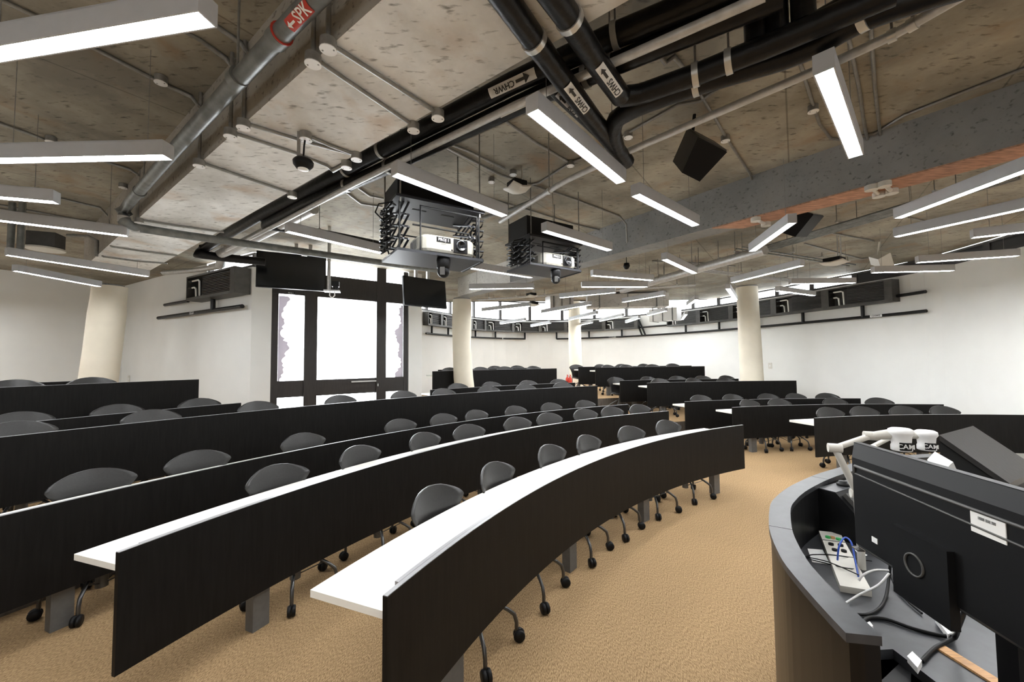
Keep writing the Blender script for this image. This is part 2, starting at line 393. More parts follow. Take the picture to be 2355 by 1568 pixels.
wall('wall_upper_left', [LW[0], LM], ZW, ZC, 'white wall above the left wall, beside the small high window')
# ---------------------------------------------------------------- glazed door facade
fe = (FB-FA).normalized(); fn = Vector((-fe.y, fe.x)); fro = math.atan2(fe.y, fe.x); FL = (FB-FA).length
def fs(u):                       # distance along the facade of an image column
    d = az(u); den = d.x*fe.y-d.y*fe.x; t = (FA.x*fe.y-FA.y*fe.x)/den; return ((d*t)-FA).dot(fe)
def fbox(b, s0, s1, z0, z1, d=.08, off=.06):
    c = FA+fe*(s0+s1)/2+fn*off; b.box((c.x, c.y, (z0+z1)/2), (s1-s0, d, z1-z0), fro)
S = [fs(u) for u in (622, 639, 699, 729, 866, 888, 929, 939)]
door = bpy.data.objects.new('door_1', None); COL.objects.link(door); door.location = (FA.x, FA.y, 0); tag(door, 'tall dark framed glazed door with sidelights', kind='structure')
def zf(u, v): Y = (FA+fe*fs(u)).y; return PY(u, v, Y).z
zt0, zt1 = zf(740, 683), zf(740, 632); zr0, zr1 = zf(800, 906), zf(800, 871)
b = B(); fbox(b, S[0], S[1], 0, ZC); b.build('jamb', 'dark', door); b = B(); fbox(b, S[2], S[3], 0, ZC, .12); b.build('mullion', 'dark', door)
b = B(); fbox(b, S[4], S[5], 0, ZC, .12); b.build('mullion', 'dark', door); b = B(); fbox(b, S[6], S[7], 0, ZC); b.build('jamb', 'dark', door)
b = B(); fbox(b, S[0], S[7], zt0, zt1, .1); b.build('transom', 'dark', door)
for a, c in ((1, 2), (3, 4), (5, 6)):
    b = B(); fbox(b, S[a], S[c], zr0, zr1, .07); b.build('mid_rail', 'dark', door)
    for z0, z1 in ((.1, zr0), (zr1, zt0), (zt1, ZC)):
        b = B(); fbox(b, S[a], S[c], z0, z1, .008); b.build('pane', 'glass', door)
b = B(); fbox(b, fs(808), fs(864), zr1-.07, zr1-.045, .03, -.03); b.build('push_bar', 'clamp', door)
b = B(); fbox(b, S[4]+.02, S[4]+.04, zr0+.12, zr0+.17, .02, 0); b.build('lock', 'clamp', door)
def filmpane(s0, s1, z0, z1, side):
    b = B(); n = 44; pts = []
    for i in range(n+1):
        t = i/n; k = .55+.16*math.sin(i*.5+side)+.2*math.sin(i*.23+2*side)+.16*random.uniform(-1, 1)
        pts.append((s0+(s1-s0)*k*.45 if side < 0 else s1-(s1-s0)*k*.5, z0+(z1-z0)*t))
    for (a, za), (c, zb) in zip(pts[:-1], pts[1:]):
        e0 = s0 if side < 0 else s1
        q = [FA+fe*x+fn*.05 for x in (e0, a, c, e0)]; q2 = [x+fn*.002 for x in q]; zz = (za, za, zb, zb)
        b.hexa([(x.x, x.y, z) for x, z in zip(q, zz)], [(x.x, x.y, z) for x, z in zip(q2, zz)])
    b.build('torn_film', 'film', door)
filmpane(S[1]+.005, S[2], zr1, zt0-.03, -1); filmpane(S[5], S[6]-.005, zr1, zt0-.03, 1)
# ---------------------------------------------------------------- desks
def arcpts(c, R, a0, a1, n): return [Vector((c[0]+R*math.cos(a0+(a1-a0)*i/n), c[1]+R*math.sin(a0+(a1-a0)*i/n))) for i in range(n+1)]
def arcslab(b, c, r0, r1, a0, a1, z0, z1, n):
    A_, B_ = arcpts(c, r0, a0, a1, n), arcpts(c, r1, a0, a1, n); k = n+1
    vs = [(p.x, p.y, z0) for p in A_]+[(p.x, p.y, z0) for p in B_]+[(p.x, p.y, z1) for p in A_]+[(p.x, p.y, z1) for p in B_]
    fs_ = []
    for i in range(n): fs_ += [(i, k+i, k+i+1, i+1), (2*k+i, 2*k+i+1, 3*k+i+1, 3*k+i), (i, i+1, 2*k+i+1, 2*k+i), (k+i, 3*k+i, 3*k+i+1, k+i+1)]
    fs_ += [(0, 2*k, 3*k, k), (n, k+n, 3*k+n, 2*k+n)]
    m0 = len(b.sm); b.add(vs, fs_)
DESKS = {}
def desk(key, label, c, z0, a0, a1, legs, edge=True, shift=.03):
    """c=(cx,cy,R) front face; a0 left end angle > a1 right end angle"""
    cx, cy, R = c; C = (cx, cy); n = max(12, int(abs(a0-a1)*R/.12)); m = (a0+a1)/2
    t = thing('curved_desk', label, 'desk', (cx+R*math.cos(m), cy+R*math.sin(m), z0))
    b = B(); arcslab(b, C, R, R+.022, a0, a1, z0+.258, z0+.80, n); b.build('modesty_panel', 'black', t)
    b = B(); arcslab(b, C, R+.030, R+.048, a0-.1/R, a1+.1/R, z0+.66, z0+.797, n); b.build('back_strip', 'edge', t)
    b = B(); arcslab(b, C, R+.001, R+.021, a0-.001/R, a1+.001/R, z0+.8, z0+.803, n); b.build('edge_sheen', 'edge', t)  # thin strip carrying the painted reflection along the panel top
    b = B(); arcslab(b, C, R+.046, R+.435, a0-.045/R, a1+.17/R, z0+.682, z0+.712, n); b.build('worktop', 'top', t)
    for a in legs:
        b = B(); p = (cx+(R+.10)*math.cos(a), cy+(R+.10)*math.sin(a)); b.box((p[0], p[1], z0+.34), (.07, .105, .68), a); b.build('leg', 'leg', t)
        b = B(); p = (cx+(R+.24)*math.cos(a), cy+(R+.24)*math.sin(a)); b.box((p[0], p[1], z0+.656), (.30, .05, .05), a); b.build('bracket', 'leg', t)
    DESKS[key] = (c, z0, a0, a1); return t
def A(u, c): return ang(hit(u, c), c)
def Aleg(u, c): cc = (c[0], c[1], c[2]+.10); return ang(hit(u, cc), c)
def rowfit(pts, z): return fitc([P(u, v, z).xy for u, v in pts])
c1 = rowfit([(908, 1351.5), (964.9, 1311.5), (1032.9, 1261.4), (1100.8, 1215.6), (1151.8, 1178), (1211, 1141), (1240, 1123), (1341.9, 1074), (1423.4, 1039.5), (1525, 1010), (1627, 989.6), (1703.7, 978.3)], .8)
c2 = fitc([P(u, v, .8).xy for u, v in [(293.8, 1255.8), (389, 1222.7), (542, 1176.8), (669.6, 1135), (760, 1108), (955.6, 1042), (1149, 995.7), (1320.8, 968.3), (1534, 945.7)]]+[P(u, v, .258).xy for u, v in [(296, 1525), (585, 1370), (718.5, 1305), (890.5, 1223)]])
c3 = rowfit([(0, 1190.5), (255.6, 1129.5), (493, 1071.8), (657, 1040.8), (860, 1002), (955.6, 988.4), (1240.5, 948), (1441, 930)], .8)
c4 = rowfit([(0, 1006), (328.7, 969.6), (620.8, 944), (860, 919.5), (1129.6, 901), (1372, 887)], Z1+.8)
print('ROWS', c1, c2, c3, c4)
def CC(R): return (C0[0], C0[1], R)
def legs_even(c, a0, a1, n): L = (a0-a1)*c[2]; i = .45; return [a0-(i+(L-2*i)*k/(n-1))/c[2] for k in range(n)]
def adesk(key, label, c, z0, uL, uR, n=3, legpx=None, extL=0, extR=0):
    a0 = A(uL, c)+extL/c[2]; a1 = A(uR, c)-extR/c[2]
    lg = [Aleg(u, c) for u in legpx] if legpx else legs_even(c, a0, a1, n)
    return desk(key, label, c, z0, a0, a1, lg)
adesk('L1', 'nearest curved desk of the left block, cream worktop behind a black front panel', c1, 0, 894, 1704.5, legpx=[1038, 1303, 1472, 1634])
adesk('L2', 'second curved desk of the left block, its black panel end facing the camera', c2, 0, 289, 1535, legpx=[604, 1000, 1300, 1490])
adesk('L3', 'third curved desk of the left block, running out at the left edge', c3, 0, 0, 1442, legpx=[162, 560, 880, 1180, 1395], extL=1.0)
adesk('L4', 'fourth curved desk of the left block, first one on the raised step', c4, Z1, 0, 1373, 5, extL=1.6)
adesk('L5a', 'curved desk just left of the glazed door, fifth row back', CC(11.9), Z1, 0, 557, 3, extL=1.5)
adesk('L5b', 'curved desk right of the glazed door in front of the leaning pillar', CC(11.65), Z1, 990, 1322, 3)
adesk('L6a', 'tall looking desk panel below the single left fan coil unit', CC(12.86), Z2, 0, 459, 3, extL=1.3)
adesk('L6b', 'curved desk on the top step directly behind the leaning pillar', CC(12.9), Z2, 995, 1280, 3)
adesk('L7a', 'rearmost desk in front of the left pillar', CC(14.1), Z2, 0, 235, 3, extL=1.0)
adesk('L7b', 'rearmost desk of the middle, its edge just above the one before', CC(14.05), Z2, 1008, 1243, 3)
adesk('R1', 'nearest desk of the right block, behind the lectern', CC(7.12), 0, 1869, 2353, legpx=[1925, 2110, 2300])
adesk('R2', 'second desk of the right block', CC(8.45), 0, 1681, 2164.5, legpx=[1724, 1930, 2120])
adesk('R3', 'third desk of the right block', CC(9.48), 0, 1573, 1975, 3)
adesk('R4', 'fourth desk of the right block, ending right of the straight pillar', CC(10.8), Z1, 1487.5, 1829.5, 3)
adesk('R5', 'fifth desk of the right block, ending at the straight pillar', CC(11.87), Z1, 1425, 1697, 3)
adesk('R6', 'sixth desk of the right block, first on the top step', CC(13.05), Z2, 1369, 1620, 3)
adesk('R7', 'rearmost desk of the right block beside the red extinguisher', CC(14.2), Z2, 1330, 1590, 3)
# ---------------------------------------------------------------- chairs
def make_chair():
    """origin on the floor below the gas column; sitter faces -Y (towards the desk)"""
    t = thing('swivel_chair', 'x', 'chair', (0, 0, 0))
    prof = [(-.185, .445, .19), (-.16, .462, .205), (-.10, .45, .22), (.0, .435, .225), (.09, .43, .21), (.155, .445, .175), (.195, .475, .150), (.22, .53, .155), (.235, .60, .160), (.245, .66, .180), (.252, .71, .205), (.258, .75, .232), (.262, .770, .243), (.266, .785, .238), (.270, .805, .219), (.275, .825, .188), (.279, .843, .149), (.283, .857, .108), (.285, .865, .062), (.286, .870, .012)]
    b = B(); nx = 12; G = []
    for th in (0, .014):
        for y, z, hw in prof:
            for j in range(nx+1):
                x = -1+2*j/nx; seat = max(0, min(1, (.5-z)/.05)); cv = x*x
                yy = y-(1-seat)*.060*cv*(hw/.24)**2*(1.0 if y > .1 else .3); zz = z+seat*.03*cv
                dn = Vector((0, 1, 0)) if y > .18 else Vector((0, 0, -1))
                G.append(Vector((x*hw, yy, zz))+dn*th)
    R_ = len(prof); k = nx+1; F = []
    for i in range(R_-1):
        for j in range(nx):
            a = i*k+j; o = R_*k
            F += [(a, a+1, a+k+1, a+k), (o+a, o+a+k, o+a+k+1, o+a+1)]
    o = R_*k
    for i in range(R_-1): F += [(i*k, (i+1)*k, o+(i+1)*k, o+i*k), (i*k+nx, o+i*k+nx, o+(i+1)*k+nx, (i+1)*k+nx)]
    for j in range(nx): F += [(j, o+j, o+j+1, j+1), ((R_-1)*k+j, (R_-1)*k+j+1, o+(R_-1)*k+j+1, o+(R_-1)*k+j)]
    b.add(G, F, True); b.build('shell', 'shell', t)
    b = B(); b.cyl((0, 0), .022, .28, .43, 10); b.cyl((0, 0), .036, .10, .32, 12); b.box((0, 0, .425), (.17, .17, .02)); b.build('gas_column', 'leg', t)
    b = B()
    ends = []
    for i in range(5):
        q = 2*math.pi*i/5+.3; d = Vector((math.cos(q), math.sin(q), 0)); ends.append(d)
        l = B(); l.tube([d*.03+Vector((0, 0, .30)), d*.10+Vector((0, 0, .265)), d*.235+Vector((0, 0, .185)), d*.272+Vector((0, 0, .155)), d*.285+Vector((0, 0, .11)), d*.286+Vector((0, 0, .06))], .0115, 8)
        lo = l.build('leg', 'base', t)
        c = B(); s_ = Vector((-d.y, d.x, 0)); m_ = Matrix((s_, Vector((0, 0, 1)), d)).transposed()
        pc = d*.30+Vector((0, 0, .035))
        for e in (-1, 1):
            off = pc+s_*(.013*e); mm = Matrix((d, Vector((0, 0, 1)), s_)).transposed()
            c.lathe([(.0, -.011), (.031, -.011), (.035, -.004), (.035, .004), (.031, .011), (0, .011)], off, 14, mm)
        c.box(d*.292+Vector((0, 0, .055)), (.03, .02, .018), q)
        c.build('caster', 'rubber', lo, world=False)
        b.tube([d*.19+Vector((0, 0, .20)), d*.03+Vector((0, 0, .13))], .004, 5)
    b.build('brace', 'base', t); return t
proto = make_chair(); used = [False]
def chair(c, z0, u, label, group, tw=0, dr=.43):
    cx, cy, R = c; cc = (cx, cy, R+.50)        # column of the photo fixes where the back stands
    p = hit(u, cc); a = ang(p, c); rb = R+.55-.285
    rz = a-math.pi/2+tw; pos = (cx+(R+.50)*math.cos(a)+.275*math.sin(rz), cy+(R+.50)*math.sin(a)-.275*math.cos(rz), z0)
    if not used[0]:
        used[0] = True; proto.location = pos; proto.rotation_euler = (0, 0, rz); proto['label'] = label; proto['group'] = group
    else: dup(proto, pos, rz, label, group)
ORD = ['first', 'second', 'third', 'fourth', 'fifth', 'sixth', 'seventh', 'eighth', 'ninth', 'tenth']
def chairs(key, us, where):
    c, z0, a0, a1 = DESKS[key]; n = len(us)
    for i, u in enumerate(us):
        chair(c, z0, u, 'black shell swivel chair, %s from the left %s' % (ORD[i], where), 'chairs '+where, random.uniform(-.13, .13))
chairs('L1', [992, 1129, 1255, 1340, 1439, 1524], 'at the nearest left desk')
chairs('L2', [636, 821, 969, 1072, 1183, 1256, 1339, 1400, 1464], 'at the second left desk')
chairs('L3', [220, 458, 695, 917, 1015, 1090, 1180, 1262, 1340], 'at the third left desk')
chairs('L4', [42, 352, 592, 780, 924, 1017, 1120, 1205, 1291], 'at the fourth left desk')
chairs('L5a', [50, 274, 460], 'at the desk just left of the door')
chairs('L5b', [1050, 1128, 1212, 1283], 'at the desk right of the door')
chairs('L6a', [36, 213], 'behind the tall panel at far left')
chairs('L6b', [1034, 1104, 1160, 1225], 'behind the leaning pillar')
chairs('L7b', [1055, 1137, 1188], 'at the rearmost middle desk')
chairs('R1', [1896, 1974, 2068, 2156], 'at the nearest right desk')
chairs('R2', [1714, 1783, 1910, 2012], 'at the second right desk')
chairs('R3', [1605, 1678, 1760, 1822, 1895], 'at the third right desk')
chairs('R4', [1514, 1590, 1664], 'at the fourth right desk')
chairs('R5', [1413, 1487, 1555, 1612, 1666], 'at the fifth right desk')
chairs('R6', [1396, 1438, 1499, 1546], 'at the sixth right desk')
chairs('R7', [1324, 1379, 1428, 1479, 1545], 'at the rearmost right desk')
# ---------------------------------------------------------------- pillars
def pillar(name, label, base, topc, z0, z1, prof):
    t = thing(name, label, 'pillar', (base[0], base[1], z0)); b = B(); n = 28; vs = []; k = len(prof)
    for i, (f, r, ox, oy) in enumerate(prof):
        c = Vector(base).lerp(Vector(topc), f)
        for j in range(n):
            q = 2*math.pi*j/n; vs.append((c.x+ox+r*math.cos(q), c.y+oy+r*math.sin(q)*(1.0), z0+(z1-z0)*f))
    b.add(vs, [(i*n+j, i*n+(j+1) % n, (i+1)*n+(j+1) % n, (i+1)*n+j) for i in range(k-1) for j in range(n)], True)
    b.build('shaft', 'pillar', t)
    b = B(); b.cyl((topc[0], topc[1]), prof[-1][1]*.9, z1-.0, z1+.03, 28); b.build('neck', 'grey', t); return t
p2 = P(1058, 690, ZG-.03); p2b = PY(1071, 890, p2.y)
pillar('concrete_pillar', 'cream pillar that leans, right of the glazed door', (p2b.x, p2b.y-.05), (p2.x+.05, p2.y-.05), Z1, ZG-.03, [(0, .235, .05, 0), (.35, .225, -.02, 0), (.6, .21, -.035, 0), (.8, .225, -.02, 0), (1, .215, 0, 0)])
p3 = PY(1720, 652, 10.27)
pillar('concrete_pillar', 'straight cream pillar in the right block', (p3.x+.03, 10.27), (p3.x-.03, 10.27), Z1, ZC-.03, [(0, .270, 0, 0), (.5, .260, 0, 0), (1, .245, 0, 0)])
pp_ = PY(1322, 800, 14.2)
pillar('concrete_pillar', 'thin far pillar beside the fire extinguisher', (pp_.x+.05, 14.2), (pp_.x, 14.2), Z2, ZR-.03, [(0, .235, 0, 0), (.5, .225, -.02, 0), (1, .21, 0, 0)])
pl = PY(220, 880, 7.0)
pillar('concrete_pillar', 'wide cream pillar at the far left, narrower near the top', (pl.x, 7.0), (pl.x+.16, 7.0), Z2, 3.0, [(0, .27, 0, 0), (.3, .255, .0, 0), (.55, .25, .02, 0), (.8, .25, .03, 0), (.9, .235, .03, 0), (1, .235, .03, 0)])
# ---------------------------------------------------------------- linear lamps
def lamp(ul, vl, ur, vr, where, z=2.85, L=None, keep='r'):
    a, c = P(ul, vl, z), P(ur, vr, z); e = (c-a)
    if L:
        if keep == 'r': a = c-e.normalized()*L
        else: c = a+e.normalized()*L
    e = (c-a); ln = e.length; mid = (a+c)/2; ro = math.atan2(e.y, e.x)
    t = thing('linear_pendant_light', 'slim grey linear pendant light, lit, '+where, 'light', (mid.x, mid.y, z), ro, 'linear pendant lights')
    W, hh = .062, .085; b = B()
    b.box((0, W/2+.003, hh/2), (ln, .006, hh)); b.box((0, -W/2-.003, hh/2), (ln, .006, hh)); b.box((0, 0, hh), (ln, W+.012, .006))
    b.box((ln/2+.003, 0, hh/2), (.006, W+.012, hh)); b.box((-ln/2-.003, 0, hh/2), (.006, W+.012, hh)); b.build('housing', 'lampm', t, world=False)
    b = B(); b.box((0, 0, .006), (ln-.03, W-.006, .008)); b.build('diffuser', 'lit', t, world=False)
    for s_ in (-1, 1):
        b = B(); b.tube([(s_*(ln/2-.12), 0, hh), (s_*(ln/2-.12), 0, ((ZR if mid.y > YB else ZC)-z))], .0022, 4); b.build('suspension_wire', 'conduit', t, world=False)
LT = [(0, 125, 475, 45, 'largest one, at the top left corner', 1.05), (0, 370, 385, 362, 'below the largest one at the left edge', 1.05), (0, 455, 128, 466, 'short visible stub at the left edge', 1.05),
 (0, 508, 292, 543, 'under the short stub at the left edge', 1.15), (15, 587, 340, 636, 'in front of the left pillar top', 0), (0, 617, 228, 659, 'lowest at the left edge', 1.1),
 (1225, 257, 1428, 420, 'hanging under the crossing black pipes', 0), (908, 402, 1160, 497, 'above the nearer projector lift', 0), (1462, 449, 1600, 519, 'left of the orange beam soffit', 0),
 (660, 533, 880, 583, 'left of the nearer projector', 0), (1895, 165, 1968, 360, 'steep bright one in the upper right', 0), (1252, 532, 1402, 576, 'right of the second projector lift', 0),
 (1076, 616, 1222, 639, 'between the two projectors, lower down', 0), (1080, 665, 1227, 663, 'level one right of the leaning pillar top', 0), (1528, 597, 1598, 629, 'short slanted one under the far beam', 0),
 (1362, 634, 1500, 645, 'below the second projector camera at right', 0), (1338, 660, 1488, 660, 'level one in the middle of the room', 0), (1288, 685, 1415, 673, 'just under the level middle one', 0),
 (1685, 650, 1845, 611, 'over the straight pillar', 0), (1730, 578, 1822, 513, 'slanting below the second black loudspeaker', 0), (2066, 502, 2355, 395, 'upper of the long ones at the right edge', 1.25, 'l'),
 (2060, 545, 2355, 481, 'second of the long ones at the right edge', 1.25, 'l'), (2237, 547, 2355, 534, 'third, short one at the right edge', 1.05, 'l'), (2110, 604, 2340, 589, 'level one near the right wall top', 0),
 (2008, 627, 2190, 623, 'beneath the small white speaker', 0), (1818, 653, 1965, 651, 'right of the straight pillar top', 0), (1788, 669, 1872, 680, 'short one over the right fan coils', 0),
 (1433, 695, 1528, 679, 'mid distance, left of the far duct', 0), (1110, 716, 1218, 704, 'over the far left fan coils', 0), (1247, 720, 1358, 701, 'over the far pillar', 0),
 (1151, 745, 1208, 737, 'low far one before the curved wall', 0), (1222, 751, 1266, 743, 'lowest far one left of the far pillar', 0), (1324, 750, 1362, 742, 'small far one right of the far pillar', 0),
 (1311, 736, 1373, 722, 'far one crossing the far pillar top', 0), (1380, 739, 1433, 727, 'far one beyond the middle', 0), (1440, 742, 1470, 732, 'tiny far one before the curved wall', 0),
 (1490, 726, 1532, 715, 'tiny one left of the white duct', 0), (1582, 703, 1602, 689, 'tiny steep one by the white duct', 0), (1569, 735, 1578, 723, 'tiniest steep one at the wall', 0), (1692, 690, 1674, 664, 'steep one left of the straight pillar', 0)]
for r in LT:
    lamp(*r[:5], L=r[5] or None, keep=r[6] if len(r) > 6 else 'r')
ADDED_AT = ['just behind the viewpoint to the left', 'just behind the viewpoint', 'behind the lectern chair', 'over the lectern', 'right of the lectern near the wall', 'left of the viewpoint', 'far left behind the viewpoint', 'by the left wall behind', 'near the back wall, middle', 'near the back wall, right', 'beside the right wall behind', 'near the back wall, left', 'left of the frame before the left pillar', 'by the left wall beyond the frame', 'left of the frame over the desks', 'in the far left corner of the room', 'left of the frame over the raised rows']
for i, (x, y, ro) in enumerate([(-1.8, -.4, .5), (.6, -.9, -.3), (2.6, -.6, .9), (4.4, .6, -.5), (5.6, 2.2, .2), (-3.6, .6, -.2), (-5.6, -1, .6), (-7.5, 1.2, .1), (0, -2.6, .2), (3.6, -2.7, -.2), (5.8, -1.2, .6), (-3, -2.7, .4), (-8.7, 4.3, .3), (-9.2, 6.2, -.4), (-6.6, 3.3, .5), (-9.9, 5.9, 1.3), (-8.9, 5.2, -.2)]):  # unseen lamps, added to raise the light level in view
    e = Vector((math.cos(ro), math.sin(ro), 0))*.55; a, c = Vector((x, y, 0))-e, Vector((x, y, 0))+e
    t = thing('linear_pendant_light', 'added unseen fill light, '+ADDED_AT[i], 'light', (x, y, 2.85), ro, 'linear pendant lights')
    b = B(); b.box((0, 0, .045), (1.1, .07, .08)); b.build('housing', 'lampm', t, world=False); b = B(); b.box((0, 0, 0), (1.06, .056, .008)); b.build('diffuser', 'lit', t, world=False)

# ---------------------------------------------------------------- fan coil units and their pipes
def wallhit(u, pts):
    d = az(u); best = None
    for p, q in zip(pts[:-1], pts[1:]):
        e = q-p; den = d.x*e.y-d.y*e.x
        if abs(den) < 1e-9: continue
        t = (p.x*e.y-p.y*e.x)/den; s_ = (p.x*d.y-p.y*d.x)/den
        if t > 0 and -1e-6 <= s_ <= 1+1e-6 and (best is None or t > best): best = t
    return d*best
def fancoil(p, q, z0, z1, label, D=.22, slats=9):
    e = (q-p).normalized(); n = Vector((e.y, -e.x)); L = (q-p).length; ro = math.atan2(e.y, e.x); hh = z1-z0
    def bx(b, s0, s1, d0, d1, za, zb):
        c = p+e*(s0+s1)/2+n*(d0+d1)/2; b.box((c.x, c.y, (za+zb)/2), (s1-s0, d1-d0, zb-za), ro)
    m = p+e*L/2+n*.1; t = thing('fan_coil_unit', label, 'air conditioner', (m.x, m.y, z0), 0, 'fan coil units on the wall')
    b = B(); bx(b, .0, L, .01, D, z0, z0+.05); bx(b, 0, L, .01, D, z1-.03, z1); bx(b, 0, .03, .01, D, z0+.05, z1-.03); bx(b, L-.14*min(1, L), L, .01, D, z0+.05, z1-.03); bx(b, .03, L-.1, .005, .03, z0+.05, z1-.03)
    b.build('casing', 'acf', t)
    c0 = .32*L
    b = B(); bx(b, c0, L-.14*min(1, L), .03, D-.06, z0+.05, z1-.03); b.build('coil', 'acd', t)
    b = B()
    for i in range(slats): zz = z0+.075+(hh-.13)*i/(slats-1); bx(b, c0, L-.14*min(1, L), D-.06, D-.03, zz-.006, zz+.006)
    tag(b.build('slats', 'acf', t), kind='stuff')
    for k, (h1, s1) in enumerate(((.80, .26), (.52, .18))):
        a = lambda s_, z: ((p+e*s_*L+n*(D-.03)).x, (p+e*s_*L+n*(D-.03)).y, z)
        b = B(); b.tube([a(.04, z0+hh*h1), a(s1-.03, z0+hh*h1), a(s1, z0+hh*(h1-.06)), a(s1+.01, z0+.05)], .016, 8); b.build('bent_pipe', 'white', t)
        b = B(); b.tube([a(.035, z0+hh*h1), a(.10, z0+hh*h1)], .026, 8); b.build('valve', 'rubber', t)
    return t
UB = [972, 1006, 1040, 1078, 1110, 1177, 1243, 1306, 1397, 1474]; UR = [1545, 1622, 1700, 1802, 1925, 2078]
names = {0: 'first from the glazed door', 1: 'second from the glazed door', 2: 'left of the leaning pillar', 3: 'behind the leaning pillar', 4: 'just right of the leaning pillar', 5: 'midway to the far pillar', 6: 'left of the far pillar', 7: 'right of the far pillar', 8: 'last before the slanting black pipes'}
for i in range(len(UB)-1): fancoil(wallhit(UB[i], FAR), wallhit(UB[i+1], FAR), 2.76, 3.19, 'dark fan coil unit on the curved wall, '+names[i], slats=6)
nr = ['just right of the gap', 'second right of the gap', 'behind the straight pillar', 'second from the right end', 'at the right end of the bank']
for i in range(len(UR)-1): fancoil(wallhit(UR[i], FAR), wallhit(UR[i+1], FAR), 2.74, 3.19, 'dark fan coil unit on the curved wall, '+nr[i], slats=11)
lp, lq = wallhit(462, LW), wallhit(574, LW)
lu = fancoil(lp, lq, 2.78, 3.22, 'single dark fan coil unit on the left wall', .26, 12)
def inw(u, pts, k):
    x = wallhit(u, pts); c = wallhit(u+2, pts); e = (c-x).normalized(); return x+Vector((e.y, -e.x))*k
def wpipe(label, us, z, pts=FAR, r=.032, stubs=(), zt=2.76, extra=None):
    q = [inw(u, pts, .09) for u in us]; t = thing('insulated_pipe', label, 'pipe', (q[0].x, q[0].y, z))
    zs = z if callable(z) else (lambda i: z)
    b = B(); b.tube([(p.x, p.y, z) for p in q], r, 8); b.build('run', 'foam', t)
    for u in stubs:
        p = inw(u, pts, .09); b = B(); b.tube([(p.x, p.y, z), (p.x, p.y, zt+.01)], r*1.1, 8); b.build('riser_pipe', 'foam', t)
    return t
wpipe('black insulated pipe under the far left fan coils', [974, 990, 1006, 1030, 1060, 1100, 1150, 1207], 2.50, stubs=(988, 1026, 1090, 1137, 1206))
wpipe('black insulated pipe under the middle fan coils', [1281, 1330, 1380, 1430, 1480, 1530, 1580, 1640, 1700, 1760, 1820, 1880, 1940, 2000, 2050, 2100, 2148], 2.49, stubs=(1281, 1357, 1434, 1583, 1661, 1749, 1857, 1996))
wpipe('short black pipe stub right of the last fan coil', [2070, 2100, 2149], 2.85)
wpipe('short black pipe bridging the gap between fan coils', [1474, 1510, 1545], 2.80)
wpipe('black pipe below the single left fan coil', [374, 450, 568], 2.58, pts=LW, r=.036, stubs=(500,), zt=2.79)
wpipe('short black stub left of the single fan coil', [388, 442], 2.83, pts=LW, r=.03)
def wtag(u, z, pts, w_, h_, parent_label):
    a, c = inw(u, pts, .128), inw(u+6, pts, .128); e = (c-a).normalized(); t = thing('pipe_label', parent_label, 'label', (a.x, a.y, z)); b = B(); b.box((a.x, a.y, z), (w_, .004, h_), math.atan2(e.y, e.x)); b.build('sticker', 'label', t)
    nn = Vector((e.y, -e.x, 0)); text('CHWS', (a.x+nn.x*.004, a.y+nn.y*.004, z), Vector((e.x, e.y, 0)), nn, h_*1.1, 'ink', t)
wtag(456, 2.58, LW, .16, .05, 'white label on the pipe under the left fan coil'); wtag(2030, 2.49, FAR, .22, .05, 'white label on the pipe at far right'); wtag(1158, 2.50, FAR, .3, .05, 'white label on the pipe under the far left fan coils'); wtag(1412, 2.49, FAR, .3, .05, 'white label on the pipe under the middle fan coils')
b = B(); 
for u0, u1 in ((1468, 1482), (1474, 1490)):
    a, c = inw(u0, FAR, .12), inw(u1, FAR, .12); b.tube([(a.x, a.y, 3.14), (c.x, c.y, 2.5)], .035, 8)
tag(b.build('slanting_pipes', 'foam'), 'pair of slanting black pipes in the gap of the fan coils', 'pipe')
# ---------------------------------------------------------------- pipes below the ceiling
def pipe(name, label, cat, pts, r, m, clamps=(), bands=(), n=12, hang=True):
    q = [P(*p) for p in pts]; t = thing(name, label, cat, q[0]); b = B()
    # soften corners
    s_ = [q[0]]
    for i in range(1, len(q)-1):
        a, c, d = q[i-1], q[i], q[i+1]; k = min(.12, (c-a).length*.35, (d-c).length*.35)
        if (c-a).normalized().dot((d-c).normalized()) > .995: s_.append(c); continue
        s_ += [c+(a-c).normalized()*k, c+((a-c).normalized()+(d-c).normalized())*k*.22, c+(d-c).normalized()*k]
    s_.append(q[-1]); b.tube(s_, r, n); b.build('run', m, t)
    for (u, v) in clamps:
        best = None                      # nearest point of the axis to that sight line
        for a, c in zip(q[:-1], q[1:]):
            for k in range(41):
                x = a.lerp(c, k/40); rr = x-CAM; f_ = rr.dot(FW); uu = XC+FPX*rr.dot(RT)/f_; vv = YC-FPX*rr.dot(UP)/f_; dd = (uu-u)**2+(vv-v)**2
                if best is None or dd < best[0]: best = (dd, x, (c-a).normalized())
        _, x, e = best; b = B(); b.tube([x-e*.014, x+e*.014], r+.006, 16); b.build('clamp', 'clamp', t)
        if hang: b = B(); b.tube([x+Vector((0, 0, r)), (x.x, x.y, ZC if x.z > ZB or True else x.z)], .005, 5); b.build('hanger_rod', 'conduit', t)
    return t, q
def patch(t, pt, e, r, L, arc, m, name='label_band', face=None):
    """curved label on a pipe facing the room"""
    to = (CAM-pt); to = (to-e*to.dot(e)).normalized() if face is None else face; sd = e.cross(to); b = B(); k = 8; V = []
    for s_ in (-L/2, L/2):
        for rr in (r+.001, r+.003):
            for i in range(k+1):
                a = -arc+2*arc*i/k; V.append(pt+e*s_+(to*math.cos(a)+sd*math.sin(a))*rr)
    w_ = k+1; F = [(w_+i, w_+i+1, 3*w_+i+1, 3*w_+i) for i in range(k)]+[(i, 2*w_+i, 2*w_+i+1, i+1) for i in range(k)]
    b.add(V, F, True); b.build(name, m, t); return to
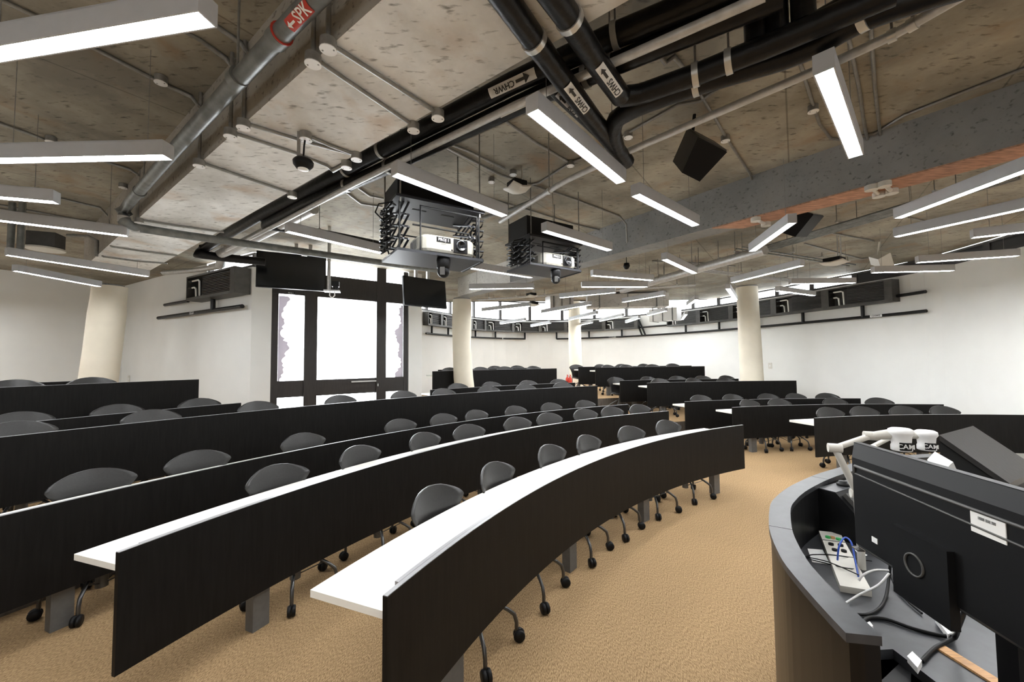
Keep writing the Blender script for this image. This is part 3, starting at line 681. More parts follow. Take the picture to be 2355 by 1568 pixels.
def arrow(t, pt, d, n, L, m, hw=.3):
    d = d.normalized(); n = (n-d*n.dot(d)).normalized(); y = n.cross(d); b = B()
    pl_ = [(-.5, -.09), (.12, -.09), (.12, -hw), (.5, 0), (.12, hw), (.12, .09), (-.5, .09)]
    V = [pt+d*x*L+y*yy*L for x, yy in pl_]; V2 = [v+n*.001 for v in V]; b.add(V+V2, [tuple(range(7)), tuple(range(7, 14))]+[(i, (i+1) % 7, 7+(i+1) % 7, 7+i) for i in range(7)]); b.build('arrow', m, t)
t, q = pipe('sprinkler_main', 'thick galvanised sprinkler pipe along the wide beam, with a red label', 'pipe', [(790, -70, 3.1), (597, 130, 3.1), (410, 335, 3.1), (300, 463, 3.1), (284, 486, 3.1), (284, 508, 2.97), (310, 523, 2.95), (420, 540, 2.95), (750, 586, 2.95), (900, 607, 2.95), (1010, 621, 2.95)], .040, 'galv', n=18)
for (u, v, z) in ((640, 86, 3.1), (546, 180, 3.1), (320, 441, 3.1), (285, 505, 2.99), (313, 524, 2.95), (700, 580, 2.95)):
    x = P(u, v, z); e = (P(597, 130, 3.1)-P(410, 335, 3.1)).normalized() if v < 480 else (Vector((0, 0, 1)) if v < 520 else (P(750, 586, 2.95)-P(420, 540, 2.95)).normalized())
    b = B(); b.tube([x-e*.03, x+e*.03], .047, 18); b.build('coupling', 'galvl' if v > 500 else 'galv', t)
    if v < 100: b = B(); b.tube([x+e*.034, x+e*.038], .0485, 18); b.build('red_ring', 'red', t)
x = P(546, 172, 3.1); b = B(); b.tube([x, (x.x, x.y, ZC)], .006, 6); b.build('hanger_rod', 'conduit', t)
x = P(330, 430, 3.1); b = B(); b.tube([x, (x.x, x.y, ZC)], .006, 6); b.build('hanger_rod', 'conduit', t)
e = (P(760, -40, 3.1)-P(597, 130, 3.1)).normalized(); pt = P(698, 26, 3.1)
to = patch(t, pt, e, .041, .17, .6, 'red', 'red_label'); text('SPK', pt+to*.046+e*.03, e, to, .062, 'label', t); arrow(t, pt+to*.046-e*.055, -e, to, .05, 'label')
# chilled water pair beside the wide beam
up_ = [(1760, -60, 3.2), (1400, 88, 3.2), (1180, 190, 3.2), (1000, 283, 3.2), (870, 350, 3.2), (700, 442, 3.2), (600, 494, 3.2), (520, 540, 3.2), (470, 572, 3.2), (455, 584, 3.1), (520, 593, 3.1), (610, 602, 3.1)]
t, q = pipe('chilled_water_pipe', 'upper of two parallel black insulated pipes beside the wide beam', 'pipe', up_, .056, 'foam', clamps=[(1412, 83), (880, 345), (797, 390)], n=14)
e = (P(1400, 88, 3.2)-P(1180, 190, 3.2)).normalized(); pt = P(1186, 188, 3.2); to = patch(t, pt, e, .057, .30, .45, 'label')
text('CHWR', pt+to*.066-e*.045, -e, to, .044, 'ink', t); arrow(t, pt+to*.066+e*.075, e, to, .085, 'ink')
lo_ = [(1800, -10, 3.12), (1500, 112, 3.12), (1250, 215, 3.12), (1000, 332, 3.12), (890, 385, 3.12), (700, 470, 3.12), (610, 517, 3.12), (640, 521, 3.12), (760, 541, 3.12), (890, 567, 3.12)]
t, q = pipe('chilled_water_pipe', 'lower of two parallel black insulated pipes beside the wide beam', 'pipe', lo_, .052, 'foam', clamps=[(1400, 152), (1345, 175), (895, 382), (800, 425), (735, 537)], n=14)
e = (P(1250, 215, 3.12)-P(1000, 332, 3.12)).normalized(); pt = P(1190, 243, 3.12); patch(t, pt, e, .053, .2, .4, 'label')
t, q = pipe('steel_pipe', 'pale steel pipe running under the black pair', 'pipe', [(1760, -10, 3.05), (1520, 96, 3.05), (1190, 240, 3.05), (1000, 332, 3.05), (820, 420, 3.05), (640, 515, 3.05), (520, 575, 3.05)], .022, 'galvl', n=10)
t, q = pipe('steel_pipe', 'thicker galvanised pipe at the far end of the black pair', 'pipe', [(720, 478, 3.14), (560, 560, 3.14), (505, 585, 3.14)], .06, 'galvl', n=12)
def chw(label, pts, lab, clamps, txt='CHWS', r=.05):
    t, q = pipe('chilled_water_pipe', label, 'pipe', pts, r, 'foam', clamps=clamps, n=14, hang=False)
    e = (q[0]-q[-1]).normalized() if lab else None
    if lab:
        pt = P(*lab); a, c = min(zip(q[:-1], q[1:]), key=lambda ac: (ac[0].lerp(ac[1], .5)-pt).length); e = (a-c).normalized(); pt = a+(c-a)*max(0, min(1, (pt-a).dot(c-a)/(c-a).length_squared))
        to = patch(t, pt, e, r+.001, .24, .42, 'label'); text(txt, pt+to*(r+.012)-e*.040, e, to, .042, 'ink', t); arrow(t, pt+to*(r+.012)+e*.075, e, to, .07, 'ink', .2)
    return t
chw('left of the two black pipes crossing over the nearer lamp', [(1120, -60, 3.0), (1228, 92, 3.0), (1300, 190, 3.0), (1360, 270, 3.0), (1420, 345, 3.0), (1442, 372, 3.0)], (1312, 215, 3.0), [(1229, 92)])
chw('right of the two black pipes crossing from the top', [(1235, -60, 3.0), (1308, 42, 3.0), (1370, 140, 3.0), (1428, 222, 3.0)], (1380, 175, 3.0), [(1308, 45)])
chw('thin black condensate pipe between the crossing pipes', [(1265, 200, 3.08), (1300, 235, 3.08), (1390, 320, 3.08)], (1315, 250, 3.08), [], 'COP', .03)
t, q = pipe('chilled_water_pipe', 'upper black pipe sweeping to the top right corner', 'pipe', [(1428, 222, 3.02), (1470, 218, 3.02), (1600, 172, 3.02), (1760, 108, 3.02), (1900, 48, 3.02), (2060, -20, 3.02)], .05, 'foam', clamps=[(1678, 140), (1600, 172)], n=14)
t, q = pipe('chilled_water_pipe', 'lower black pipe with the big bend, sweeping right', 'pipe', [(1420, 345, 3.0), (1408, 305, 3.0), (1416, 272, 3.02), (1465, 245, 3.02), (1600, 195, 3.02), (1800, 135, 3.02), (1870, 108, 3.02), (1985, 40, 3.02), (2160, -20, 3.02), (2300, -60, 3.02)], .05, 'foam', clamps=[(1600, 195), (1985, 42)], n=14)
t, q = pipe('chilled_water_pipe', 'short black branch pipe under the top right bundle', 'pipe', [(1800, 105, 3.1), (1860, 70, 3.1), (1960, 15, 3.1), (2050, -40, 3.1)], .06, 'foam', n=12)
for i, (u, v) in enumerate(((1738, 85), (1787, 66), (1848, 38))):
    x = P(u, v, 3.08); b = B(); b.cyl((x.x, x.y), .045, 3.05, ZC, 12); tag(b.build('pipe_stub', 'foam'), ['left', 'middle', 'right'][i]+'most of three black upright stubs above the bundle', 'pipe')
t, q = pipe('steel_pipe', 'long thin steel pipe crossing the ceiling diagonally', 'pipe', [(1150, 510, 3.02), (1300, 416, 3.02), (1440, 350, 3.02), (1900, 152, 3.02), (2060, 78, 3.02), (2230, -20, 3.02)], .021, 'galvl', clamps=[(1262, 440), (2050, 82), (2098, 58)], n=10)
t, q = pipe('steel_pipe', 'steel pipe running from the projector lift under the far lamps', 'pipe', [(1110, 500, 3.3), (1180, 480, 3.3), (1240, 455, 3.3)], .02, 'galv', n=8)
# ---------------------------------------------------------------- conduits
S1 = ZC-.014; B1 = ZB-.014; G1 = ZG-.016
def cond(label, pts, boxes=(), drop=(), r=.0105, lid='white', k=1):
    q = [P(u, v, z) for u, v, z in pts]; t = thing('conduit', label, 'conduit', q[0]); b = B(); b.tube(q, r, 6)
    b.build('run', 'conduit', t)
    for (u, v, z) in boxes:
        x = P(u, v, z); b = B(); b.cyl((x.x, x.y), .034, x.z-.030, x.z+.012, 16); b.build('junction_box', 'conduit', t)
        b = B(); b.cyl((x.x, x.y), .035, x.z-.034, x.z-.030, 18); b.build('lid', lid, t)
        for e in (-1, 1): b = B(); b.cyl((x.x+.024*e, x.y), .004, x.z-.036, x.z-.034, 6); b.build('screw', 'conduit', t)
    for (u, v, z, zt) in drop:
        x = P(u, v, z); b = B(); b.tube([x, (x.x, x.y, zt)], r, 6); b.build('drop', 'conduit', t)
    return t
cond('conduit across the wide beam, nearest, between round white boxes', [(755, 98, B1), (1007, 260, B1)], [(755, 98, B1), (1007, 260, B1)], [(755, 98, B1, ZC)])
cond('second conduit across the wide beam between round white boxes', [(720, 132, B1), (951, 289, B1)], [(720, 132, B1), (951, 289, B1)], [(720, 132, B1, ZC)])
cond('third conduit across the wide beam above the hanging black microphone', [(560, 282, B1), (700, 325, B1), (820, 357, B1)], [(560, 282, B1), (820, 357, B1)], [(560, 282, B1, ZC)])
cond('fourth conduit across the wide beam passing behind the microphone', [(530, 303, B1), (680, 352, B1), (752, 381, B1), (765, 392, B1), (797, 376, B1)], [(530, 303, B1), (797, 376, B1)], [(530, 303, B1, ZC)])
cond('fifth conduit across the wide beam, plain, lower', [(458, 372, B1), (672, 445, B1)], [(458, 372, B1), (672, 445, B1)], [(458, 372, B1, ZC)])
cond('sixth conduit across the beam beside the sprinkler pipe elbow', [(320, 505, B1), (400, 518, B1), (515, 534, B1)], [(320, 505, B1)], [(320, 505, B1, ZC)])
cond('conduit short run with box feeding the microphone', [(703, 310, B1), (760, 335, B1), (820, 357, B1)], [(703, 310, B1)])
cond('conduit low on the wide beam near the left pillar', [(255, 567, B1), (330, 578, B1), (408, 588, B1)], [], [(255, 567, B1, ZC)])
cond('conduit lower still, towards the left wall', [(236, 590, B1), (310, 600, B1), (385, 606, B1)], [], [(236, 590, B1, ZC)])
cond('conduit on the slab at top left, ending at the sprinkler pipe', [(-40, -20, S1), (110, 50, S1), (210, 108, S1), (370, 190, S1), (440, 222, S1), (458, 245, S1-.1)], [(370, 180, S1)])
cond('conduit on the slab right of the largest lamp', [(400, 60, S1), (460, 92, S1), (520, 135, S1), (538, 160, S1-.1)])
cond('conduit on the slab nearest the top edge at left', [(480, 48, S1), (555, 100, S1), (570, 122, S1-.1)])
cond('conduit on the slab above the second lamp at left', [(-40, 270, S1), (60, 305, S1), (125, 330, S1)], [(118, 318, S1)])
cond('conduit on the slab below the second lamp at left', [(240, 372, S1), (300, 390, S1), (320, 403, S1-.1)], [(283, 425, S1)])
cond('conduit bending down to the small beam at left', [(135, 455, S1), (230, 478, S1), (252, 500, S1-.1), (254, 540, S1-.4)])
cond('pair conduit near the lamps at the left edge', [(-30, 465, S1), (150, 500, S1), (222, 512, S1), (232, 530, S1-.2)])
cond('conduit parallel to the pair near the left edge', [(-30, 475, S1), (120, 500, S1), (200, 515, S1)])
cond('upper of two conduits leading to the white access point', [(1010, 322, S1), (1080, 348, S1), (1160, 388, S1)], [(1130, 412, S1)])
cond('lower of two conduits leading past the white access point', [(1015, 333, S1), (1150, 402, S1), (1300, 450, S1), (1425, 497, S1), (1440, 515, S1-.1), (1443, 575, S1-.38)], [(1180, 395, S1)])
cond('conduit right of the crossing black pipes going down right', [(1140, 262, S1), (1235, 330, S1), (1310, 374, S1)], [(1312, 374, S1)])
cond('conduit from the central box up to the junction under the black bend', [(1312, 374, S1), (1400, 340, S1), (1445, 305, S1), (1560, 240, S1), (1610, 232, S1), (1650, 205, S1)], [(1445, 308, S1)])
cond('conduit from the central box to the access point', [(1312, 374, S1), (1240, 420, S1), (1210, 428, S1)])
cond('conduit behind the nearer lamp running to the far beam', [(1060, 440, S1), (1190, 475, S1), (1320, 515, S1), (1385, 530, S1)])
cond('conduit passing the first black loudspeaker to the grey beam', [(1600, 200, S1), (1640, 265, S1), (1668, 313, S1), (1725, 400, S1), (1733, 425, S1-.05)], [(1668, 316, S1)], [(1732, 428, S1-.05, G1)])
cond('conduit left of the steep upper right lamp', [(1835, 130, S1), (1868, 235, S1), (1885, 285, S1), (1910, 318, S1), (1935, 322, S1)], [(1870, 247, S1)])
cond('left of two parallel conduits behind the steep lamp', [(1950, 80, S1), (1975, 200, S1), (1990, 300, S1), (1998, 330, S1-.03)], [], [(1998, 330, S1-.03, G1)])
cond('right of two parallel conduits behind the steep lamp', [(2003, 65, S1), (2012, 200, S1), (2022, 290, S1), (2026, 318, S1-.03)], [], [(2026, 318, S1-.03, G1)])
cond('thin cable curving along the top of the grey beam', [(1965, 315, S1), (2010, 308, S1), (2050, 283, S1), (2080, 265, S1), (2200, 218, S1), (2400, 140, S1)])
cond('bent conduit stub with a white box near the steel pipe', [(1500, 108, S1), (1530, 145, S1), (1550, 130, S1), (1575, 160, S1)], [(1500, 105, S1)])
cond('conduit behind the black pipes at far left ceiling', [(800, 415, S1), (850, 450, S1), (900, 460, S1)])
cond('conduit turning above the nearer projector lift', [(780, 430, S1), (830, 468, S1), (880, 475, S1)])
for i, (u, v, w_) in enumerate(((2004, 432, 'left'), (2034, 424, 'right'), (1738, 505, 'lone'))):
    x = P(u, v, ZG-.03); t = thing('conduit_bracket', w_+' short white bracket with round plates under the orange soffit', 'bracket', x)
    y = Vector((GN.x, GN.y, 0)); b = B(); b.tube([x, x+y*.24], .016, 8); b.build('bar', 'offw', t)
    for k in (0, .24): b = B(); b.cyl(((x+y*k).x, (x+y*k).y), .045, x.z-.02, x.z+.02, 14); b.build('plate', 'offw', t)
# back area: cable tray, bundled conduits, ducts
def tray(label, a, c, n, sp, z, r, m='galv'):
    p, q = P(*a, z), P(*c, z); e = (q-p).normalized(); nn = Vector((-e.y, e.x, 0)); t = thing('conduit_bundle', label, 'conduit', p)
    for i in range(n): o_ = nn*sp*(i-(n-1)/2); b = B(); b.tube([p+o_, q+o_], r, 6); b.build('conduit_run', m, t)
    k = int((q-p).length/.9)
    for i in range(k+1):
        x = p+(q-p)*(i+.5)/(k+1); b = B(); b.box((x.x, x.y, z+r+.01), (.03, sp*n+.06, .02), math.atan2(e.y, e.x)); b.build('strut', 'galvl', t)
        for s_ in (-1, 1): y = x+nn*s_*(sp*n/2+.02); b = B(); b.tube([(y.x, y.y, z+.02), (y.x, y.y, ZC)], .005, 4); b.build('hanger_rod', 'conduit', t)
tray('bundle of conduits running behind the orange soffit towards the right', (1480, 655), (2330, 405), 5, .06, 3.2, .015)
tray('thick galvanised pipe under the far ceiling, left of the bundle', (1430, 668), (1760, 575), 1, .1, 3.12, .07, 'galvl')
tray('pair of pale conduits over the straight pillar', (1600, 620), (1820, 645), 3, .08, 3.3, .012, 'galvl')
tray('conduits over the right lamps, far side', (1700, 570), (1960, 610), 2, .1, 3.4, .012)
tray('conduits above the far lamps in the middle', (1100, 690), (1600, 655), 3, .1, 3.35, .012, 'galvl')
for i, (pts, l) in enumerate(([(1560, 590, S1), (1640, 570, S1), (1700, 520, S1)], 'beside the second loudspeaker'), ) if False else []: pass
cond('far conduit in the bay behind the grey beam, left one', [(1500, 600, S1), (1640, 606, S1), (1690, 612, S1)])
cond('far conduit in the bay behind the grey beam, right one', [(1850, 560, S1), (1980, 595, S1), (2060, 588, S1)])
cond('far conduit near the small white speaker', [(1880, 530, S1), (1990, 550, S1), (2010, 555, S1)])
cond('conduit in the bay crossing under the long right lamps', [(2090, 500, S1), (2140, 512, S1)])
def duct(label, a, z0, w_, d_, h_, ro, m='galvl'):
    x = Vector(a); t = thing('air_duct', label, 'duct', (x.x, x.y, z0)); b = B(); b.box((x.x, x.y, z0+h_/2), (w_, d_, h_), ro); b.build('duct_body', m, t)
    for k in (-.35, 0, .35):
        b = B(); c = (x.x+math.cos(ro)*k*w_, x.y+math.sin(ro)*k*w_, z0+h_/2); b.box(c, (.03, d_+.03, h_+.03), ro); b.build('flange', 'galv', t)
x = PY(1286, 690, 11.6); duct('pale metal duct above the far left lamps', (x.x, x.y), 3.1, .7, .5, .38, .2)
x = PY(1440, 690, 11.2); duct('long pale duct above the middle of the far desks', (x.x, x.y), 3.08, 2.2, .5, .36, -.1, 'pale')
x = PY(1530, 745, 12.9); duct('white boxed duct high at the back, in the gap of the fan coils', (x.x, x.y), 2.85, .9, .4, .4, -.75, 'white')
# ---------------------------------------------------------------- projector lifts
def lift(n, cx, cy, ro, zp, zb, zt, word):
    t0 = Vector((cx, cy, zp)); ex = Vector((math.cos(ro), math.sin(ro), 0)); ey = Vector((-ex.y, ex.x, 0))
    def L(x, y, z): v = t0+ex*x+ey*y; return Vector((v.x, v.y, z))
    t = thing('projector_lift', 'black scissor projector lift, %s to the camera' % word, 'projector lift', t0)
    W, D = .69, .44
    b = B(); b.box(L(0, 0, zp+.01), (W, D, .02), ro); b.build('platform', 'lift', t)
    b = B(); b.tube([L(W/2, -D/2+.02, zp+.012), L(W/2+.02, D/2-.02, zp+.012)], .02, 10); b.build('roller', 'rubber', t)
    b = B(); b.box(L(0, 0, zb+.01), (W+.03, D+.02, .02), ro); b.build('underside_plate', 'lift', t)
    for x in (-.12, .12): b = B(); b.box(L(x, -.03, zb-.001), (.11, .018, .004), ro); b.build('slot', 'rubber', t)
    b = B(); b.box(L(-.01, .03, (zb+zt)/2+.01), (W-.06, D-.10, zt-zb-.02), ro); b.build('upper_box', 'rubber', t)
    for sx in (-1, 1):
        for sy in (-1, 1): b = B(); b.tube([L(sx*(W/2-.02), sy*(D/2-.01), zb-.03), L(sx*(W/2-.02), sy*(D/2-.01), ZC)], .006, 6); b.build('hanger_rod', 'conduit', t)
    # scissor arms
    lv = 4; hh = (zb-zp-.02)/lv
    for sx in (-1, 1):
        x = sx*(W/2-.07)
        for sy_ in (-.02, .02):
            b = B()
            for i in range(lv):
                z0 = zp+.02+hh*i; b.tube([L(x+sy_, -.15, z0), L(x+sy_, .15, z0+hh)], .009, 5); b.tube([L(x+sy_+.012, .15, z0), L(x+sy_+.012, -.15, z0+hh)], .009, 5)
            b.build('scissor_arms', 'lift', t)
        for yy in (-.19,): b = B(); b.tube([L(x+.05*sx, yy, zp+.02), L(x+.05*sx, yy, zb-.02)], .008, 5); b.build('guide_rod', 'rubber', t)
    for yy in (-.17, .12): b = B(); b.tube([L(-.22, yy, zp+.22), L(.25, yy, zp+.22)], .007, 5); b.build('cross_bar', 'rubber', t)
    for yy in (-.20,): b = B(); b.tube([L(-.17, yy, zp+.02), L(-.17, yy, zb-.03), L(.30, yy, zb-.03), L(.30, yy, zp+.02)], .007, 5); b.build('front_frame', 'rubber', t)
    rnd = random.Random(n)
    for sx in (-1, 1):
        for k in range(5 if sx < 0 else 3):
            pts = []; m_ = 16
            for i in range(m_+1):
                f_ = i/m_; z = zp+.03+(zb-zp-.05)*f_; ph = rnd.random()*.3
                pts.append(L(sx*(W/2-.02+.07*abs(math.sin(f_*math.pi*4+k))), -.10+.05*k*(1 if sx < 0 else 1.3)+.08*math.sin(f_*math.pi*8+k+ph), z))
            b = B(); b.tube(pts, .0065, 5); b.build('cable', 'rubber', t)
    b = B(); b.tube([L(-W/2, -.1, zb), L(-W/2-.1, -.08, zb-.03), L(-W/2-.12, -.06, zb-.09), L(-W/2-.05, 0, zb-.12), L(-W/2+.04, .05, zb-.06)], .005, 5); b.build('cable', 'rubber', t)
    # projector (rests on the platform)
    pj = thing('video_projector', 'white video projector marked PROJ %d on the lift %s to the camera' % (n, word), 'projector', L(.06, -.05, zp+.02))
    z0 = zp+.035; w_, d_, h_ = .46, .30, .125; pr = []
    for cx_, cy_, a0 in ((w_/2-.05, d_/2-.05, 0), (-w_/2+.08, d_/2-.08, 90), (-w_/2+.08, -d_/2+.08, 180), (w_/2-.05, -d_/2+.05, 270)):
        rr = .05 if cx_ > 0 else .08
        for k in range(5): a = math.radians(a0+22.5*k); pr.append((.06+cx_+rr*math.cos(a), -.05+cy_+rr*math.sin(a)))
    nn_ = len(pr); V = []
    for zz, s_ in ((z0, .95), (z0+.018, 1), (z0+h_-.02, 1), (z0+h_, .93)):
        for x, y in pr: V.append(L(.06+(x-.06)*s_, -.05+(y+.05)*s_, zz))
    b = B(); b.add(V, [(i*nn_+j, i*nn_+(j+1) % nn_, (i+1)*nn_+(j+1) % nn_, (i+1)*nn_+j) for i in range(3) for j in range(nn_)]+[tuple(range(nn_))[::-1], tuple(range(3*nn_, 4*nn_))]); b.build('body', 'proj', pj)
    yf = -.05-d_/2
    b = B(); b.box(L(.155, yf+.003, z0+.063), (.115, .03, .105), ro); b.build('lens_recess', 'rubber', pj)
    mm = Matrix((ex, Vector((0, 0, 1)), -ey)).transposed()
    b = B(); b.lathe([(0, .0), (.026, .004), (.034, .016), (.042, .018), (.044, .0), (.046, -.02)], L(.155, yf-.012, z0+.063), 20, mm); b.build('lens', 'screen', pj)
    b = B(); b.box(L(.29, -.06, z0+.06), (.004, .05, .07), ro); b.build('side_port', 'rubber', pj)
    for k in range(7): b = B(); b.box(L(-.155+.0, -.05, z0+.02+.013*k), (.10, d_-.1, .003), ro) if False else b.box(L(-.171, -.11+.022*k, z0+.062), (.004, .008, .07), ro); b.build('vent', 'acf', pj)
    b = B(); b.box(L(.015, yf-.001, z0+.095), (.115, .004, .038), ro); b.build('name_plate', 'rubber', pj); text('PROJ %d' % n, L(.015, yf-.004, z0+.095), ex, -ey, .03, 'label', pj)
    text('EPSON', L(.015, yf-.001, z0+.062), ex, -ey, .013, 'conduit', pj); b = B(); b.cyl((L(.085, yf, 0).x, L(.085, yf, 0).y), .006, z0+.02, z0+.03, 8); b.build('sensor', 'rubber', pj)
    for fx, fy in ((-.1, -.14), (.22, -.14), (-.1, .05), (.22, .05)): b = B(); b.cyl((L(fx, fy, 0).x, L(fx, fy, 0).y), .012, zp+.018, z0+.002, 8); b.build('foot', 'rubber', pj)
    # dome camera under the platform
    c = L(.03, -.16, zp); dc = thing('dome_camera', 'black dome camera under the platform of the lift %s to the camera' % word, 'camera', c)
    b = B(); b.lathe([(0, 0), (.05, 0), (.055, -.02), (.052, -.075), (.045, -.085), (0, -.085)], c, 20); b.build('housing', 'rubber', dc)
    b = B(); b.lathe([(.045, -.085)]+[(.05*math.cos(a), -.105-.05*math.sin(a)) for a in [math.radians(x) for x in (-20, 0, 20, 45, 65, 80, 90)]], c, 20); b.build('ball', 'rubber', dc)
    b = B(); b.box(c+Vector((0, -.048, -.11)), (.035, .012, .06), 0); b.build('lens', 'acf', dc)
lift(1, -.64, 3.19, math.radians(32.5), 2.45, 2.84, 3.02, 'nearer')
lift(2, .36, 4.33, math.radians(33), 2.61, 2.90, 3.14, 'farther')
# ---------------------------------------------------------------- hanging screens
def tv(label, TL, BR_, y0, y1, tilt, poles):
    """screen seen between two image columns at depths y0, y1"""
    a, c = PY(TL[0], TL[1], y0), PY(BR_[0], BR_[1], y1); d0 = PY(TL[0], TL[2], y0); top = a.z; bot = d0.z; e = Vector((c.x-a.x, c.y-a.y, 0)); W = e.length; ro = math.atan2(e.y, e.x); e.normalize(); n = Vector((e.y, -e.x, 0))
    m_ = (a+Vector((c.x, c.y, a.z)))/2; t = thing('wall_screen', label, 'television', (m_.x, m_.y, bot))
    R = Matrix.Rotation(ro, 3, 'Z') @ Matrix.Rotation(-tilt, 3, 'X'); cc = Vector((m_.x, m_.y, (top+bot)/2))
    b = B(); b.box(cc, (W, .05, top-bot), mtx=R); b.build('bezel', 'rubber', t)
    b = B(); b.box(cc+R @ Vector((0, -.027, .005)), (W-.03, .004, top-bot-.04), mtx=R); b.build('screen_panel', 'screen', t)
    b = B(); b.box(cc+R @ Vector((0, .045, .05)), (W*.5, .05, (top-bot)*.5), mtx=R); b.build('mount_plate', 'acf', t)
    for k in poles:
        x = cc+e*k-n*.07; b = B(); b.box((x.x, x.y, (ZC+cc.z)/2), (.05, .05, ZC-cc.z), ro); b.build('pole', 'galvl', t)
    return t
t1 = tv('large black hanging screen at the upper left of the glazed door', (590, 576, 660), (750, 598), 5.9, 6.35, .06, (0.05, .25))
x = PY(669, 674, 6.12); b = B(); b.box(x, (.11, .01, .035), .45); b.build('name_plate', 'rubber', t1); text('PROJ 1', x+Vector((.004, -.008, 0)), Vector((math.cos(.45), math.sin(.45), 0)), Vector((math.sin(.45), -math.cos(.45), 0)), .026, 'label', t1)
tv('smaller black hanging screen between the door and the leaning pillar', (927, 633, 702), (1024, 650), 7.0, 7.6, .12, (-.15, .1))
# pendant camera on a white pole in front of the door
x = PY(757, 600, 5.4); y = PY(764, 668, 5.4); t = thing('pole_camera', 'small camera on a white pole in front of the glazed door', 'camera', (x.x, x.y, y.z))
b = B(); b.tube([(x.x, x.y, ZC), (x.x, x.y, y.z)], .022, 10); b.build('pole', 'galvl', t)
b = B(); b.box((y.x, y.y, y.z-.01), (.2, .13, .02), .3); b.build('shelf', 'galvl', t)
b = B(); b.cyl((y.x+.06, y.y-.03), .035, y.z, y.z+.05, 12); b.build('camera_base', 'rubber', t); b = B(); b.box((y.x+.06, y.y-.03, y.z+.08), (.09, .08, .07), .3); b.build('camera_head', 'rubber', t)
b = B(); b.tube([(y.x-.03, y.y, y.z), (y.x-.035, y.y, y.z-.07), (y.x, y.y, y.z-.10), (y.x+.035, y.y, y.z-.07), (y.x+.03, y.y, y.z)], .007, 6); b.build('cable', 'white', t)
# hanging microphone under the wide beam
x = P(703, 310, B1); t = thing('ceiling_microphone', 'black dome microphone hanging under the wide beam', 'microphone', (x.x, x.y, 2.80))
b = B(); b.tube([(x.x, x.y, B1), (x.x-.008, x.y, 2.95), (x.x-.012, x.y, 2.86)], .005, 6); b.build('cable', 'rubber', t)
b = B(); b.box((x.x-.035, x.y-.01, 2.945), (.018, .01, .17), .3); b.build('bracket', 'conduit', t)
b = B(); b.lathe([(0, .07), (.045, .066), (.058, .05), (.055, .03), (.038, .008), (0, 0)], (x.x-.012, x.y, 2.80), 20); b.build('dome', 'rubber', t); b = B(); b.lathe([(0, -.001), (.03, .002), (.03, .01)], (x.x-.012, x.y, 2.80), 16); b.build('grille', 'label', t)
# access point
def apoint(label, u, v, z, s=.2):
    x = P(u, v, z); t = thing('access_point', label, 'access point', x); b = B(); b.box(x+Vector((0, .01, .05)), (s*.7, s*.7, .07), .55); b.build('back_box', 'rubber', t)
    b = B(); R = Matrix.Rotation(.55, 3, 'Z') @ Matrix.Rotation(.0, 3, 'X'); n_ = 8; V = []; F = []
    for i in range(n_+1):
        for j in range(n_+1):
            a, c = -1+2*i/n_, -1+2*j/n_; V.append(x+R @ Vector((a*s/2, c*s/2, -.03*(1-a*a)*(1-c*c)+.02*abs(a*c))))
    for i in range(n_):
        for j in range(n_): k = i*(n_+1)+j; F.append((k, k+1, k+n_+2, k+n_+1))
    b.add(V, F, True); b.add([v+Vector((0, 0, .012)) for v in V], [f[::-1] for f in F], True); b.build('cover', 'offw', t)
    b = B(); b.tube([x+Vector((.05, 0, .08)), (x.x+.05, x.y, ZC)], .008, 6); b.build('bracket', 'galvl', t)
apoint('white square access point in the middle of the ceiling', 1189, 437, 3.27, .2)
apoint('white access point hanging among the far lamps', 1225, 702, 3.0, .3)
apoint('white access point on a rod above the right desks', 1920, 606, 3.05, .3)
apoint('white access point far off above the curved wall', 1222, 682, 3.12, .25)
x = P(1935, 610, 3.05); b = B(); b.tube([(x.x, x.y, 3.1), (x.x, x.y, ZC)], .01, 6); tag(b.build('hanger_rod', 'galvl'), 'thin steel rod beside the right access point', 'rod')
# loudspeakers
def speaker(label, c, sz, R, m='rubber', gm='acf'):
    t = thing('loudspeaker', label, 'speaker', c); b = B(); w_, d_, h_ = sz
    pr = [(-w_/2, -d_/2), (w_/2, -d_/2), (w_*.32, d_/2), (-w_*.32, d_/2)]; V = [Vector(c)+R @ Vector((x, y, z)) for z in (-h_/2, h_/2) for x, y in pr]
    b.add(V, [(3, 2, 1, 0), (4, 5, 6, 7)]+[(i, (i+1) % 4, 4+(i+1) % 4, 4+i) for i in range(4)]); b.build('cabinet', m, t)
    b = B(); b.box(Vector(c)+R @ Vector((0, -d_/2-.004, 0)), (w_*.94, .01, h_*.96), mtx=R); b.build('grille', gm, t)
    b = B(); b.tube([Vector(c)+R @ Vector((0, d_*.3, 0)), (c[0], c[1], ZC)], .012, 6); b.build('bracket', m, t); return t
def rotm(z, x, y=0): return Matrix.Rotation(z, 3, 'Z') @ Matrix.Rotation(x, 3, 'X') @ Matrix.Rotation(y, 3, 'Y')
speaker('black loudspeaker hanging in front of the grey beam', P(1600, 358, 3.18), (.24, .24, .36), rotm(.55, -.75, .55), 'rubber', 'acf')
speaker('black loudspeaker behind the orange soffit', P(1836, 513, 3.2), (.3, .26, .5), rotm(.4, -1.0, 1.2), 'rubber', 'screen')
speaker('small white loudspeaker near the right wall', P(2025, 598, 3.2), (.22, .16, .32), rotm(1.1, -.3, 1.2), 'offw', 'offw')
# distant small camera
x = P(1441, 612, 3.05); t = thing('ceiling_camera', 'small black camera hanging from the far conduit', 'camera', x); b = B(); b.tube([x, (x.x, x.y, ZC)], .006, 5); b.build('stem', 'rubber', t); b = B(); b.lathe([(0, .05), (.04, .045), (.05, .0), (.03, -.04), (0, -.05)], x, 12); b.build('housing', 'rubber', t)
